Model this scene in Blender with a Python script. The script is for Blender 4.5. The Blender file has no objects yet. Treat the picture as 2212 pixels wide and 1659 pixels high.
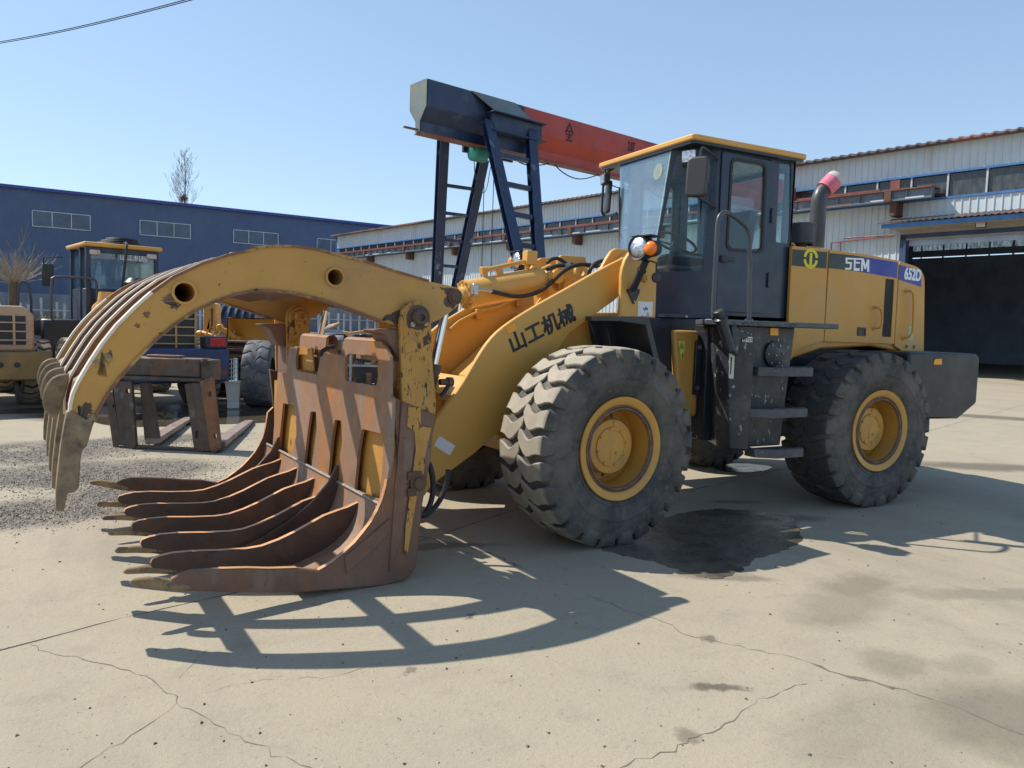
import bpy, bmesh, math, random
from mathutils import Vector, Matrix
from mathutils.geometry import tessellate_polygon
R_ = math.radians
sc = bpy.context.scene
COL = sc.collection

# ------------------------------------------------------------------ camera
CF, CP, CR, CY = 1618.65, 0.0758064, 0.0307886, 0.477280      # focal px of a 2212 px wide picture, pitch, roll, yaw
CAMP = Vector((-4.66452, -5.91998, 1.58437))
ART = 0.1035                                                   # steering articulation of the front frame
_fw = Vector((math.sin(CY)*math.cos(CP), math.cos(CY)*math.cos(CP), -math.sin(CP)))
_r0 = Vector((math.cos(CY), -math.sin(CY), 0)); _u0 = _r0.cross(_fw)
_r = _r0*math.cos(CR)+_u0*math.sin(CR); _u = -_r0*math.sin(CR)+_u0*math.cos(CR)
cam = bpy.data.cameras.new('camera'); co = bpy.data.objects.new('camera', cam); COL.objects.link(co)
co.matrix_world = Matrix(((_r.x, _u.x, -_fw.x, CAMP.x), (_r.y, _u.y, -_fw.y, CAMP.y), (_r.z, _u.z, -_fw.z, CAMP.z), (0, 0, 0, 1)))
cam.sensor_width = 36; cam.lens = 36*CF/2212; cam.clip_end = 2000; cam.clip_start = .05
sc.camera = co
sc.render.resolution_x = 1024; sc.render.resolution_y = 768
# ------------------------------------------------------------------ light
SUN_EL, SUN_AZ = R_(50.3), R_(136)                             # azimuth counter-clockwise from +X
w = bpy.data.worlds.new('World'); sc.world = w; w.use_nodes = True
nt = w.node_tree; nt.nodes.clear()
sky = nt.nodes.new('ShaderNodeTexSky'); sky.sky_type = 'NISHITA'; sky.sun_disc = False
sky.sun_elevation = SUN_EL; sky.sun_rotation = math.pi/2-SUN_AZ
sky.air_density = 1.0; sky.dust_density = 0.1; sky.ozone_density = 2.5
bg = nt.nodes.new('ShaderNodeBackground'); bg.inputs[1].default_value = .15
wo = nt.nodes.new('ShaderNodeOutputWorld')
gm = nt.nodes.new('ShaderNodeGamma'); gm.inputs[1].default_value = .6                     # softer sky: bright haze near the horizon tamed
vm = nt.nodes.new('ShaderNodeVectorMath'); vm.operation = 'MULTIPLY'; vm.inputs[1].default_value = (1.0, 1.12, 1.22)
nt.links.new(sky.outputs[0], gm.inputs[0]); nt.links.new(gm.outputs[0], vm.inputs[0]); nt.links.new(vm.outputs[0], bg.inputs[0]); nt.links.new(bg.outputs[0], wo.inputs[0])
sl = bpy.data.lights.new('sun', 'SUN'); sl.energy = 3.3; sl.angle = R_(.53); sl.color = (1, .93, .82)
so = bpy.data.objects.new('sun', sl); COL.objects.link(so)
sd = Vector((math.cos(SUN_AZ)*math.cos(SUN_EL), math.sin(SUN_AZ)*math.cos(SUN_EL), math.sin(SUN_EL)))
so.rotation_euler = sd.to_track_quat('Z', 'Y').to_euler(); so.location = sd*60
sc.view_settings.view_transform = 'Standard'; sc.view_settings.look = 'None'
sc.view_settings.exposure = .88; sc.view_settings.gamma = 1

# ------------------------------------------------------------------ measuring frames
class Fr:
    """a plane: origin o, in-plane axes u (right) and v (up), normal n (towards the viewer side)"""
    def __init__(s, o, u, v, n): s.o, s.u, s.v, s.n = Vector(o), Vector(u).normalized(), Vector(v).normalized(), Vector(n).normalized()
    def pt(s, a, b, t=0): return s.o+s.u*a+s.v*b+s.n*t
    def px(s, q):
        d = _fw+_r*((q[0]-1106)/CF)-_u*((q[1]-829.5)/CF)
        p = CAMP+d*((s.o-CAMP).dot(s.n)/d.dot(s.n))-s.o
        return (p.dot(s.u), p.dot(s.v))
    def poly(s, pts): return [s.px(q) for q in pts]
ca, sa = math.cos(ART), math.sin(ART)
def FW(x, y, z): return Vector((ca*x-sa*y, sa*x+ca*y, z))       # front frame -> world
def RY(y): return Fr((0, y, 0), (1, 0, 0), (0, 0, 1), (0, -1, 0))
def FY(y): return Fr(FW(0, y, 0), FW(1, 0, 0), (0, 0, 1), FW(0, -1, 0))
def RX(x): return Fr((x, 0, 0), (0, -1, 0), (0, 0, 1), (-1, 0, 0))
def FX(x): return Fr(FW(x, 0, 0), FW(0, 1, 0), (0, 0, 1), FW(-1, 0, 0))
def RZ(z): return Fr((0, 0, z), (1, 0, 0), (0, 1, 0), (0, 0, 1))
def FZ(z): return Fr((0, 0, z), FW(1, 0, 0), FW(0, 1, 0), (0, 0, 1))
ZM = dict(A=(0, 900, .72321), B=(1000, 900, .90416), C=(1600, 850, .48216), D=(1850, 1250, .60274), E=(2300, 500, .48216),
          G=(2600, 1150, .42194), H=(3000, 900, .7232), I=(1500, 250, .57252), J=(0, 900, .4522), K=(600, 1100, .45198),
          L=(3000, 500, .48224), M=(0, 1600, .54241), N=(400, 1600, .66319), O=(2300, 1800, .783), Q=(0, 600, .67812),
          T=(0, 2200, .90416), a=(0, 1150, .49729), b=(900, 1250, .27125), c=(3400, 1350, .28571), d=(1700, 950, .36166),
          e=(3150, 750, .39873), f=(100, 1350, .42194), P=(0, 0, 1.8228))
def Z(s):
    """'C 10,20 30,40 B 5,6' -> measured points"""
    out = []; k = 'P'
    for t in s.split():
        if ',' not in t: k = t; continue
        x, y = map(float, t.split(',')); m = ZM[k]
        out.append(((m[0]+x*m[2])/1.8228, (m[1]+y*m[2])/1.8228))
    return out

# ------------------------------------------------------------------ mesh builder
class MB:
    def __init__(s): s.v = []; s.f = []; s.mi = []; s.m = 0
    def add(s, vs, fs):
        k = len(s.v); s.v += [Vector(p) for p in vs]
        for f in fs: s.f.append([i+k for i in f]); s.mi.append(s.m)
        return s
    def box(s, c, size, rot=None):
        x, y, z = [q/2 for q in size]; c = Vector(c)
        vs = [Vector((i, j, k)) for i in (-x, x) for j in (-y, y) for k in (-z, z)]
        if rot is not None: vs = [rot @ q for q in vs]
        return s.add([c+q for q in vs], [(0, 1, 3, 2), (4, 6, 7, 5), (0, 4, 5, 1), (2, 3, 7, 6), (0, 2, 6, 4), (1, 5, 7, 3)])
    def bx(s, fr, a0, a1, b0, b1, t0, t1):
        vs = [fr.pt(a, b, t) for a in (a0, a1) for b in (b0, b1) for t in (t0, t1)]
        return s.add(vs, [(0, 1, 3, 2), (4, 6, 7, 5), (0, 4, 5, 1), (2, 3, 7, 6), (0, 2, 6, 4), (1, 5, 7, 3)])
    def plate(s, fr, loop, t0, t1, holes=()):
        loops = [list(loop)]+[list(h) for h in holes]
        flat = [q for l in loops for q in l]; n = len(flat)
        vs = [fr.pt(q[0], q[1], t1) for q in flat]+[fr.pt(q[0], q[1], t0) for q in flat]
        fs = []
        if holes:
            for t in tessellate_polygon([[Vector((q[0], q[1], 0)) for q in l] for l in loops]):
                fs.append(tuple(t)); fs.append(tuple(i+n for i in reversed(t)))
        else:
            fs.append(tuple(range(n))); fs.append(tuple(range(2*n-1, n-1, -1)))
        k = 0
        for l in loops:
            m = len(l)
            for i in range(m): a, b = k+i, k+(i+1) % m; fs.append((a, b, b+n, a+n))
            k += m
        return s.add(vs, fs)
    def tube(s, pts, r, n=8, closed=False):
        pts = [Vector(p) for p in pts]; rs = r if isinstance(r, (list, tuple)) else [r]*len(pts)
        vs = []; fs = []; up = None
        for i, p in enumerate(pts):
            a = pts[max(i-1, 0)]; b = pts[min(i+1, len(pts)-1)]
            if closed: a = pts[i-1]; b = pts[(i+1) % len(pts)]
            d = (b-a).normalized()
            if up is None: up = Vector((0, 0, 1)) if abs(d.z) < .9 else Vector((1, 0, 0))
            x = d.cross(up).normalized(); y = x.cross(d).normalized(); up = y
            for k in range(n):
                t = 2*math.pi*k/n; vs.append(p+(x*math.cos(t)+y*math.sin(t))*rs[i])
        m = len(pts)
        for i in range(m if closed else m-1):
            j = (i+1) % m
            for k in range(n): fs.append((i*n+k, i*n+(k+1) % n, j*n+(k+1) % n, j*n+k))
        if not closed: fs.append(tuple(range(n-1, -1, -1))); fs.append(tuple((m-1)*n+k for k in range(n)))
        return s.add(vs, fs)
    def cyl(s, p0, p1, r0, r1=None, n=20): return s.tube([p0, p1], [r0, r0 if r1 is None else r1], n)
    def lathe(s, o, ax, prof, n=48):
        """prof: (distance along ax, radius)"""
        o = Vector(o); ax = Vector(ax).normalized(); x = ax.cross(Vector((0, 0, 1)) if abs(ax.z) < .9 else Vector((1, 0, 0))).normalized(); y = ax.cross(x)
        vs = []; fs = []
        for (h, r) in prof:
            for k in range(n):
                t = 2*math.pi*k/n; vs.append(o+ax*h+(x*math.cos(t)+y*math.sin(t))*r)
        for i in range(len(prof)-1):
            for k in range(n): fs.append((i*n+k, i*n+(k+1) % n, (i+1)*n+(k+1) % n, (i+1)*n+k))
        return s.add(vs, fs)
    def grid(s, rows):
        m = len(rows[0]); vs = [p for r in rows for p in r]; fs = []
        for i in range(len(rows)-1):
            for j in range(m-1): fs.append((i*m+j, i*m+j+1, (i+1)*m+j+1, (i+1)*m+j))
        return s.add(vs, fs)
    def build(s, name, mats, parent=None, bevel=0, smooth=35, seg=1):
        org = Vector(parent['org']) if parent is not None and 'org' in parent.keys() else Vector((0, 0, 0))
        me = bpy.data.meshes.new(name); me.from_pydata([p-org for p in s.v], [], s.f); me.update()
        for m in (mats if isinstance(mats, (list, tuple)) else [mats]): me.materials.append(m)
        me.polygons.foreach_set('material_index', s.mi)
        bm = bmesh.new(); bm.from_mesh(me); bmesh.ops.recalc_face_normals(bm, faces=bm.faces); bm.to_mesh(me); bm.free()
        if smooth:
            me.polygons.foreach_set('use_smooth', [True]*len(me.polygons)); me.set_sharp_from_angle(angle=R_(smooth))
        o = bpy.data.objects.new(name, me); COL.objects.link(o)
        if parent is not None:
            o.parent = parent; o['org'] = list(org)
        if bevel:
            b = o.modifiers.new('bevel', 'BEVEL'); b.width = bevel; b.segments = seg; b.limit_method = 'ANGLE'; b.angle_limit = R_(40); b.harden_normals = False
        return o
def thing(name, label, cat, loc=(0, 0, 0), group=None):
    o = bpy.data.objects.new(name, None); COL.objects.link(o); o.location = loc; o['org'] = list(loc)
    o.empty_display_size = .2
    return tag(o, label, cat, group)
def tag(o, label, cat, group=None):
    o['label'] = label; o['category'] = cat
    if group: o['group'] = group
    return o
def struct(o, kind='structure'): o['kind'] = kind; return o
def copy_tree(o, parent=None):
    c = o.copy(); COL.objects.link(c)
    if parent is not None: c.parent = parent
    for ch in list(o.children): copy_tree(ch, c)
    return c
def rnd_rect(cx, cy, wd, h, r=.03, n=3):
    out = []
    for (sx, sy, a0) in ((1, -1, -90), (1, 1, 0), (-1, 1, 90), (-1, -1, 180)):
        for k in range(n+1):
            a = R_(a0+90*k/n); out.append((cx+sx*(wd/2-r)+r*math.cos(a), cy+sy*(h/2-r)+r*math.sin(a)))
    return out
def circ(cx, cy, r, n=24): return [(cx+r*math.cos(2*math.pi*k/n), cy+r*math.sin(2*math.pi*k/n)) for k in range(n)]
def roundc(pts, r, n=3):
    """round the corners of a closed 2D loop"""
    out = []; m = len(pts)
    for i in range(m):
        p = Vector(pts[i]).to_2d(); a = Vector(pts[i-1]).to_2d()-p; b = Vector(pts[(i+1) % m]).to_2d()-p
        q = min(r, a.length*.45, b.length*.45); A = p+a.normalized()*q; B = p+b.normalized()*q
        for k in range(n+1):
            t = k/n; out.append(tuple(A*(1-t)**2+p*2*t*(1-t)+B*t*t))
    return out
def smoothp(pts, it=1):
    """Chaikin on an open list"""
    for _ in range(it):
        o = [pts[0]]
        for a, b in zip(pts, pts[1:]):
            a = Vector(a); b = Vector(b); o += [a*.75+b*.25, a*.25+b*.75]
        o.append(pts[-1]); pts = [tuple(q) for q in o]
    return pts

# ------------------------------------------------------------------ materials
def srgb(r, g, b):
    f = lambda c: (c/255/12.92 if c/255 <= .04045 else ((c/255+.055)/1.055)**2.4)
    return (f(r), f(g), f(b))
def M(name, col, rough=.5, metal=0, var=.15, vs=2.0, layers=(), bump=None, spec=.5, coat=0, stretch=(1, 1, 1), rvar=.15):
    """layers: (colour, scale, lo, hi, stretch, detail) noise-thresholded dirt / rust / scratches"""
    m = bpy.data.materials.new(name); m.use_nodes = True; t = m.node_tree; N = t.nodes; L = t.links
    b = N['Principled BSDF']; b.inputs['Roughness'].default_value = rough; b.inputs['Metallic'].default_value = metal
    b.inputs['Specular IOR Level'].default_value = spec; b.inputs['Coat Weight'].default_value = coat
    tc = N.new('ShaderNodeTexCoord')
    def noise(sc_, det=6, st=(1, 1, 1), off=0, rg=.6):
        mp = N.new('ShaderNodeMapping'); mp.inputs['Scale'].default_value = st; mp.inputs['Location'].default_value = (off, off*.7, off*.3)
        n = N.new('ShaderNodeTexNoise'); n.inputs['Scale'].default_value = sc_; n.inputs['Detail'].default_value = det; n.inputs['Roughness'].default_value = rg
        L.new(tc.outputs['Object'], mp.inputs[0]); L.new(mp.outputs[0], n.inputs[0]); return n.outputs[0]
    r = N.new('ShaderNodeMapRange'); r.inputs[1].default_value = .3; r.inputs[2].default_value = .7
    r.inputs[3].default_value = 1-var; r.inputs[4].default_value = 1+var
    n0 = noise(vs, 8, stretch); L.new(n0, r.inputs[0])
    mx = N.new('ShaderNodeVectorMath'); mx.operation = 'SCALE'; mx.inputs[0].default_value = col; L.new(r.outputs[0], mx.inputs['Scale'])
    cur = mx.outputs[0]; masks = []
    for i, ly in enumerate(layers):
        c2, s2, lo, hi = ly[:4]; st = ly[4] if len(ly) > 4 else (1, 1, 1); det = ly[5] if len(ly) > 5 else 8
        q = N.new('ShaderNodeMapRange'); q.inputs[1].default_value = lo; q.inputs[2].default_value = hi; q.clamp = True
        L.new(noise(s2, det, st, 3.1*(i+1), .65), q.inputs[0])
        mi = N.new('ShaderNodeMix'); mi.data_type = 'RGBA'; mi.inputs['B'].default_value = (*c2, 1)
        L.new(q.outputs[0], mi.inputs['Factor']); L.new(cur, mi.inputs['A']); cur = mi.outputs['Result']; masks.append(q.outputs[0])
    L.new(cur, b.inputs['Base Color'])
    rr = N.new('ShaderNodeMapRange'); rr.inputs[1].default_value = .3; rr.inputs[2].default_value = .7
    rr.inputs[3].default_value = max(.02, rough-rvar); rr.inputs[4].default_value = min(1, rough+rvar); L.new(noise(vs*3, 5, (1, 1, 1), 9), rr.inputs[0])
    L.new(rr.outputs[0], b.inputs['Roughness'])
    if masks and metal > .5:
        s_ = N.new('ShaderNodeMath'); s_.operation = 'SUBTRACT'; s_.inputs[0].default_value = metal; L.new(masks[0], s_.inputs[1]); s_.use_clamp = True; L.new(s_.outputs[0], b.inputs['Metallic'])
    if bump:
        bp = N.new('ShaderNodeBump'); bp.inputs['Strength'].default_value = bump[1]; bp.inputs['Distance'].default_value = bump[2] if len(bump) > 2 else .01
        L.new(noise(bump[0], 6, (1, 1, 1), 5), bp.inputs['Height']); L.new(bp.outputs[0], b.inputs['Normal'])
    return m
RUST = (.10, .038, .018); DK = (.022, .018, .016)
YEL = (.61, .33, .072)
mYel = M('yellow_paint', YEL, .42, var=.07, vs=1.5, layers=[((.44, .25, .075), 2.2, .60, .80), ((.07, .04, .02), 9, .76, .79)], rvar=.08)
mYelHood = M('hood_paint', (.57, .285, .048), .4, var=.05, vs=1.2, layers=[((.44, .29, .12), 1.2, .52, .80), ((.40, .24, .08), 14, .62, .72, (1, 1, .2))], rvar=.08)
mYelWorn = M('worn_yellow_paint', (.50, .25, .05), .55, var=.15, vs=3, layers=[((.30, .17, .055), 3, .52, .75), (RUST, 5, .62, .67), (DK, 11, .64, .68, (1, 1, .5))], bump=(30, .2, .004))
mYelArm = M('scuffed_arm_paint', (.50, .27, .06), .5, var=.12, vs=2, layers=[((.36, .21, .08), 1.5, .48, .72), ((.14, .06, .025), 7, .655, .68, (1, 1, 1.4)), (DK, 26, .67, .69, (1, 1, 2))], bump=(25, .15, .003))
mYelLip = M('worn_edge_rust', (.20, .09, .05), .6, var=.3, vs=8, layers=[((.42, .25, .08), 6, .52, .6)], bump=(40, .3, .004))
mPost = M('scratched_post_paint', (.46, .24, .05), .55, var=.15, vs=3, layers=[((.30, .16, .05), 4, .55, .65), ((.06, .035, .02), 14, .60, .62, (1, 1, .5)), (DK, 34, .585, .61, (1.8, 1, .5))], bump=(40, .3, .004))
mRust = M('brown_rust_steel', (.155, .085, .058), .62, metal=.0, var=.30, vs=3, layers=[((.25, .10, .038), 1.6, .48, .68, (1, 1, .6)), ((.20, .15, .115), 5, .54, .70, (1, 1, .25)), ((.05, .028, .02), 9, .62, .7)], bump=(60, .25, .004), spec=.6, rvar=.2)
mRustO = M('orange_rust_plate', (.25, .145, .095), .55, var=.25, vs=2.5, layers=[((.36, .15, .045), 2.0, .46, .66, (1, 1, .35)), ((.24, .19, .155), 4, .50, .68, (2, 2, .25)), ((.07, .04, .03), 12, .66, .72)], bump=(60, .2, .003), spec=.6, rvar=.2)
mTine = M('dark_rust_tine', (.078, .044, .030), .6, var=.3, vs=4, layers=[((.13, .060, .028), 3, .5, .7), ((.04, .028, .024), 8, .55, .7)], bump=(50, .3, .004), spec=.6)
mEdge = M('polished_rust_edge', (.52, .27, .12), .45, var=.3, vs=6, layers=[((.25, .11, .05), 9, .55, .65)], metal=.0)
mTooth = M('dusty_tooth_steel', (.27, .185, .095), .8, var=.3, vs=10, layers=[((.10, .07, .05), 9, .5, .62), ((.30, .22, .12), 25, .56, .64)], bump=(70, .6, .006))
mToothTop = M('grey_worn_steel', (.22, .160, .092), .6, var=.3, vs=9, layers=[((.09, .055, .035), 7, .5, .65), ((.28, .21, .13), 14, .6, .68)], bump=(50, .4, .005))
mBlack = M('black_paint', (.022, .026, .034), .38, var=.2, vs=3, layers=[((.06, .06, .062), 4, .60, .8)], rvar=.1)
mTank = M('scuffed_black_tank', (.026, .030, .038), .42, var=.2, vs=3, layers=[((.075, .075, .075), 3, .50, .70), ((.34, .34, .31), 19, .625, .64, (1, 1, .6), 6)], bump=(12, .15, .004), rvar=.12)
mCab = M('cab_dark_blue_paint', (.018, .031, .060), .32, var=.15, vs=2, layers=[((.040, .050, .062), 3.2, .52, .72)], rvar=.1)
mDeck = M('deck_steel', (.07, .075, .085), .5, var=.3, vs=12, layers=[((.18, .18, .18), 26, .62, .66)], bump=(45, .5, .004))
mRubber = M('hose_rubber', (.02, .02, .022), .6, var=.3, vs=20)
mChrome = M('chrome', (.75, .75, .77), .12, metal=1, var=.05, rvar=.05)
mSteel = M('bright_steel', (.42, .42, .42), .35, metal=.9, var=.2, vs=12)
mBolt = M('bolt_steel', (.30, .28, .25), .4, metal=.8, var=.3, vs=30)
mWhiteSt = M('paper_sticker', (.72, .73, .74), .6, var=.05)
mInk = M('sticker_ink', (.05, .05, .06), .6, var=0)
mOrangeSt = M('orange_reflector_sticker', (.90, .38, .02), .4, var=.06)
mLetBlack = M('black_lettering', (.02, .02, .028), .5, var=.1)
mLetWhite = M('white_lettering', (.80, .82, .84), .5, var=.05)
mGreenSt = M('yellow_green_warning_sticker', (.60, .66, .10), .5, var=.08)
mStripeD = M('dark_green_stripe', (.020, .032, .028), .4, var=.1)
mStripeB = M('blue_stripe', (.022, .038, .30), .4, var=.08)
mLogoY = M('yellow_emblem', (.70, .62, .02), .5, var=.04)
mPink = M('faded_pink_cap', (.62, .16, .24), .55, var=.2, vs=8)
mCapW = M('dusty_white_cap', (.50, .44, .42), .6, var=.2, vs=9)
mPipe = M('exhaust_pipe_paint', (.045, .05, .058), .45, var=.2, vs=6, layers=[((.10, .035, .015), 7, .60, .66)])
mAmber = M('amber_lens', (.85, .20, .02), .15, var=.1, vs=30)
mLens = M('headlight_lens', (.62, .66, .72), .12, metal=.85, var=.5, vs=38, bump=(60, .8, .01))
mGrey = M('light_housing', (.03, .03, .033), .5, var=.2)
mMirror = M('mirror_back_plastic', (.045, .043, .042), .45, var=.1)
mSeat = M('seat_vinyl', (.03, .035, .045), .5, var=.15)
mRed = M('tail_light_red', (.45, .03, .04), .2, var=.4, vs=30)
def mat_glass(name, tint=(.80, .88, .90), dust=.06, dustc=(.45, .52, .60), rough=.03, refl=.12):
    m = bpy.data.materials.new(name); m.use_nodes = True; t = m.node_tree; N = t.nodes; L = t.links; N.clear()
    o = N.new('ShaderNodeOutputMaterial'); tr = N.new('ShaderNodeBsdfTransparent'); tr.inputs[0].default_value = (*tint, 1)
    gl = N.new('ShaderNodeBsdfGlossy'); gl.inputs['Roughness'].default_value = rough; gl.inputs[0].default_value = (.9, .95, 1, 1)
    df = N.new('ShaderNodeBsdfDiffuse'); df.inputs[0].default_value = (*dustc, 1)
    fr = N.new('ShaderNodeLayerWeight'); fr.inputs[0].default_value = .25
    ad = N.new('ShaderNodeMath'); ad.operation = 'MULTIPLY_ADD'; ad.inputs[1].default_value = .38; ad.inputs[2].default_value = refl; ad.use_clamp = True
    L.new(fr.outputs['Fresnel'], ad.inputs[0])
    m1 = N.new('ShaderNodeMixShader'); L.new(ad.outputs[0], m1.inputs[0]); L.new(tr.outputs[0], m1.inputs[1]); L.new(gl.outputs[0], m1.inputs[2])
    tc = N.new('ShaderNodeTexCoord'); n = N.new('ShaderNodeTexNoise'); n.inputs['Scale'].default_value = 2.2; n.inputs['Detail'].default_value = 8
    mp = N.new('ShaderNodeMapping'); mp.inputs['Scale'].default_value = (3, 3, 1); L.new(tc.outputs['Object'], mp.inputs[0]); L.new(mp.outputs[0], n.inputs[0])
    q = N.new('ShaderNodeMapRange'); q.inputs[1].default_value = .3; q.inputs[2].default_value = .75; q.inputs[3].default_value = dust*.4; q.inputs[4].default_value = dust*1.6; L.new(n.outputs[0], q.inputs[0])
    m2 = N.new('ShaderNodeMixShader'); L.new(q.outputs[0], m2.inputs[0]); L.new(m1.outputs[0], m2.inputs[1]); L.new(df.outputs[0], m2.inputs[2])
    L.new(m2.outputs[0], o.inputs[0]); return m
mGlass = mat_glass('cab_glass', tint=(.86, .94, .95), dust=.025, refl=.01)
mGlassW = mat_glass('hazy_dusty_windshield_glass', tint=(.88, .95, .95), dust=.10, refl=.05)  # dust, plus reflected sky haze put in as a bluish diffuse layer
mGlassDk = mat_glass('shed_window_glass', tint=(.35, .4, .42), dust=.4, dustc=(.16, .17, .17), refl=.05)

def tyre_mat():
    m = M('dusty_rubber', (.047, .045, .044), .78, var=.25, vs=5, layers=[((.13, .118, .098), 2.6, .40, .66), ((.115, .105, .085), 16, .56, .66, (1, .3, 1), 12), ((.03, .03, .033), 6, .58, .68)], bump=(60, .3, .004))
    t = m.node_tree; N = t.nodes; L = t.links; b = N['Principled BSDF']
    src = b.inputs['Base Color'].links[0].from_socket
    tc = N.new('ShaderNodeTexCoord'); mp = N.new('ShaderNodeMapping'); mp.inputs['Scale'].default_value = (1, 0, 1)
    L.new(tc.outputs['Object'], mp.inputs[0]); ln = N.new('ShaderNodeVectorMath'); ln.operation = 'LENGTH'; L.new(mp.outputs[0], ln.inputs[0])
    q = N.new('ShaderNodeMapRange'); q.inputs[1].default_value = .722; q.inputs[2].default_value = .733; L.new(ln.outputs['Value'], q.inputs[0])
    nz = N.new('ShaderNodeTexNoise'); nz.inputs['Scale'].default_value = 9; nz.inputs['Detail'].default_value = 8; L.new(tc.outputs['Object'], nz.inputs[0])
    r = N.new('ShaderNodeMapRange'); r.inputs[1].default_value = .35; r.inputs[2].default_value = .65; r.inputs[3].default_value = .75; r.inputs[4].default_value = 1; L.new(nz.outputs[0], r.inputs[0])
    mu = N.new('ShaderNodeMath'); mu.operation = 'MULTIPLY'; L.new(q.outputs[0], mu.inputs[0]); L.new(r.outputs[0], mu.inputs[1])
    mi = N.new('ShaderNodeMix'); mi.data_type = 'RGBA'; mi.inputs['B'].default_value = (.36, .315, .245, 1)
    L.new(mu.outputs[0], mi.inputs['Factor']); L.new(src, mi.inputs['A']); L.new(mi.outputs['Result'], b.inputs['Base Color'])
    return m
mTyre = tyre_mat()
mTyreD = mTyre.copy(); mTyreD.name = 'dark_lug_rubber'  # copy for the rear tyres with much darker lug tops
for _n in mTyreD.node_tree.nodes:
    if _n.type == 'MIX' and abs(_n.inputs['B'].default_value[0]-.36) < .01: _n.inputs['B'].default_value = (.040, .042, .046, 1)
mRim = M('rim_yellow_paint', (.52, .27, .05), .45, var=.08, vs=4, layers=[((.36, .22, .08), 3, .55, .75), ((.10, .045, .02), 20, .68, .71)])
mRimRust = M('rim_lock_ring_rust', (.14, .085, .065), .6, var=.3, vs=12, layers=[((.3, .16, .05), 14, .6, .66)])

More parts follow.
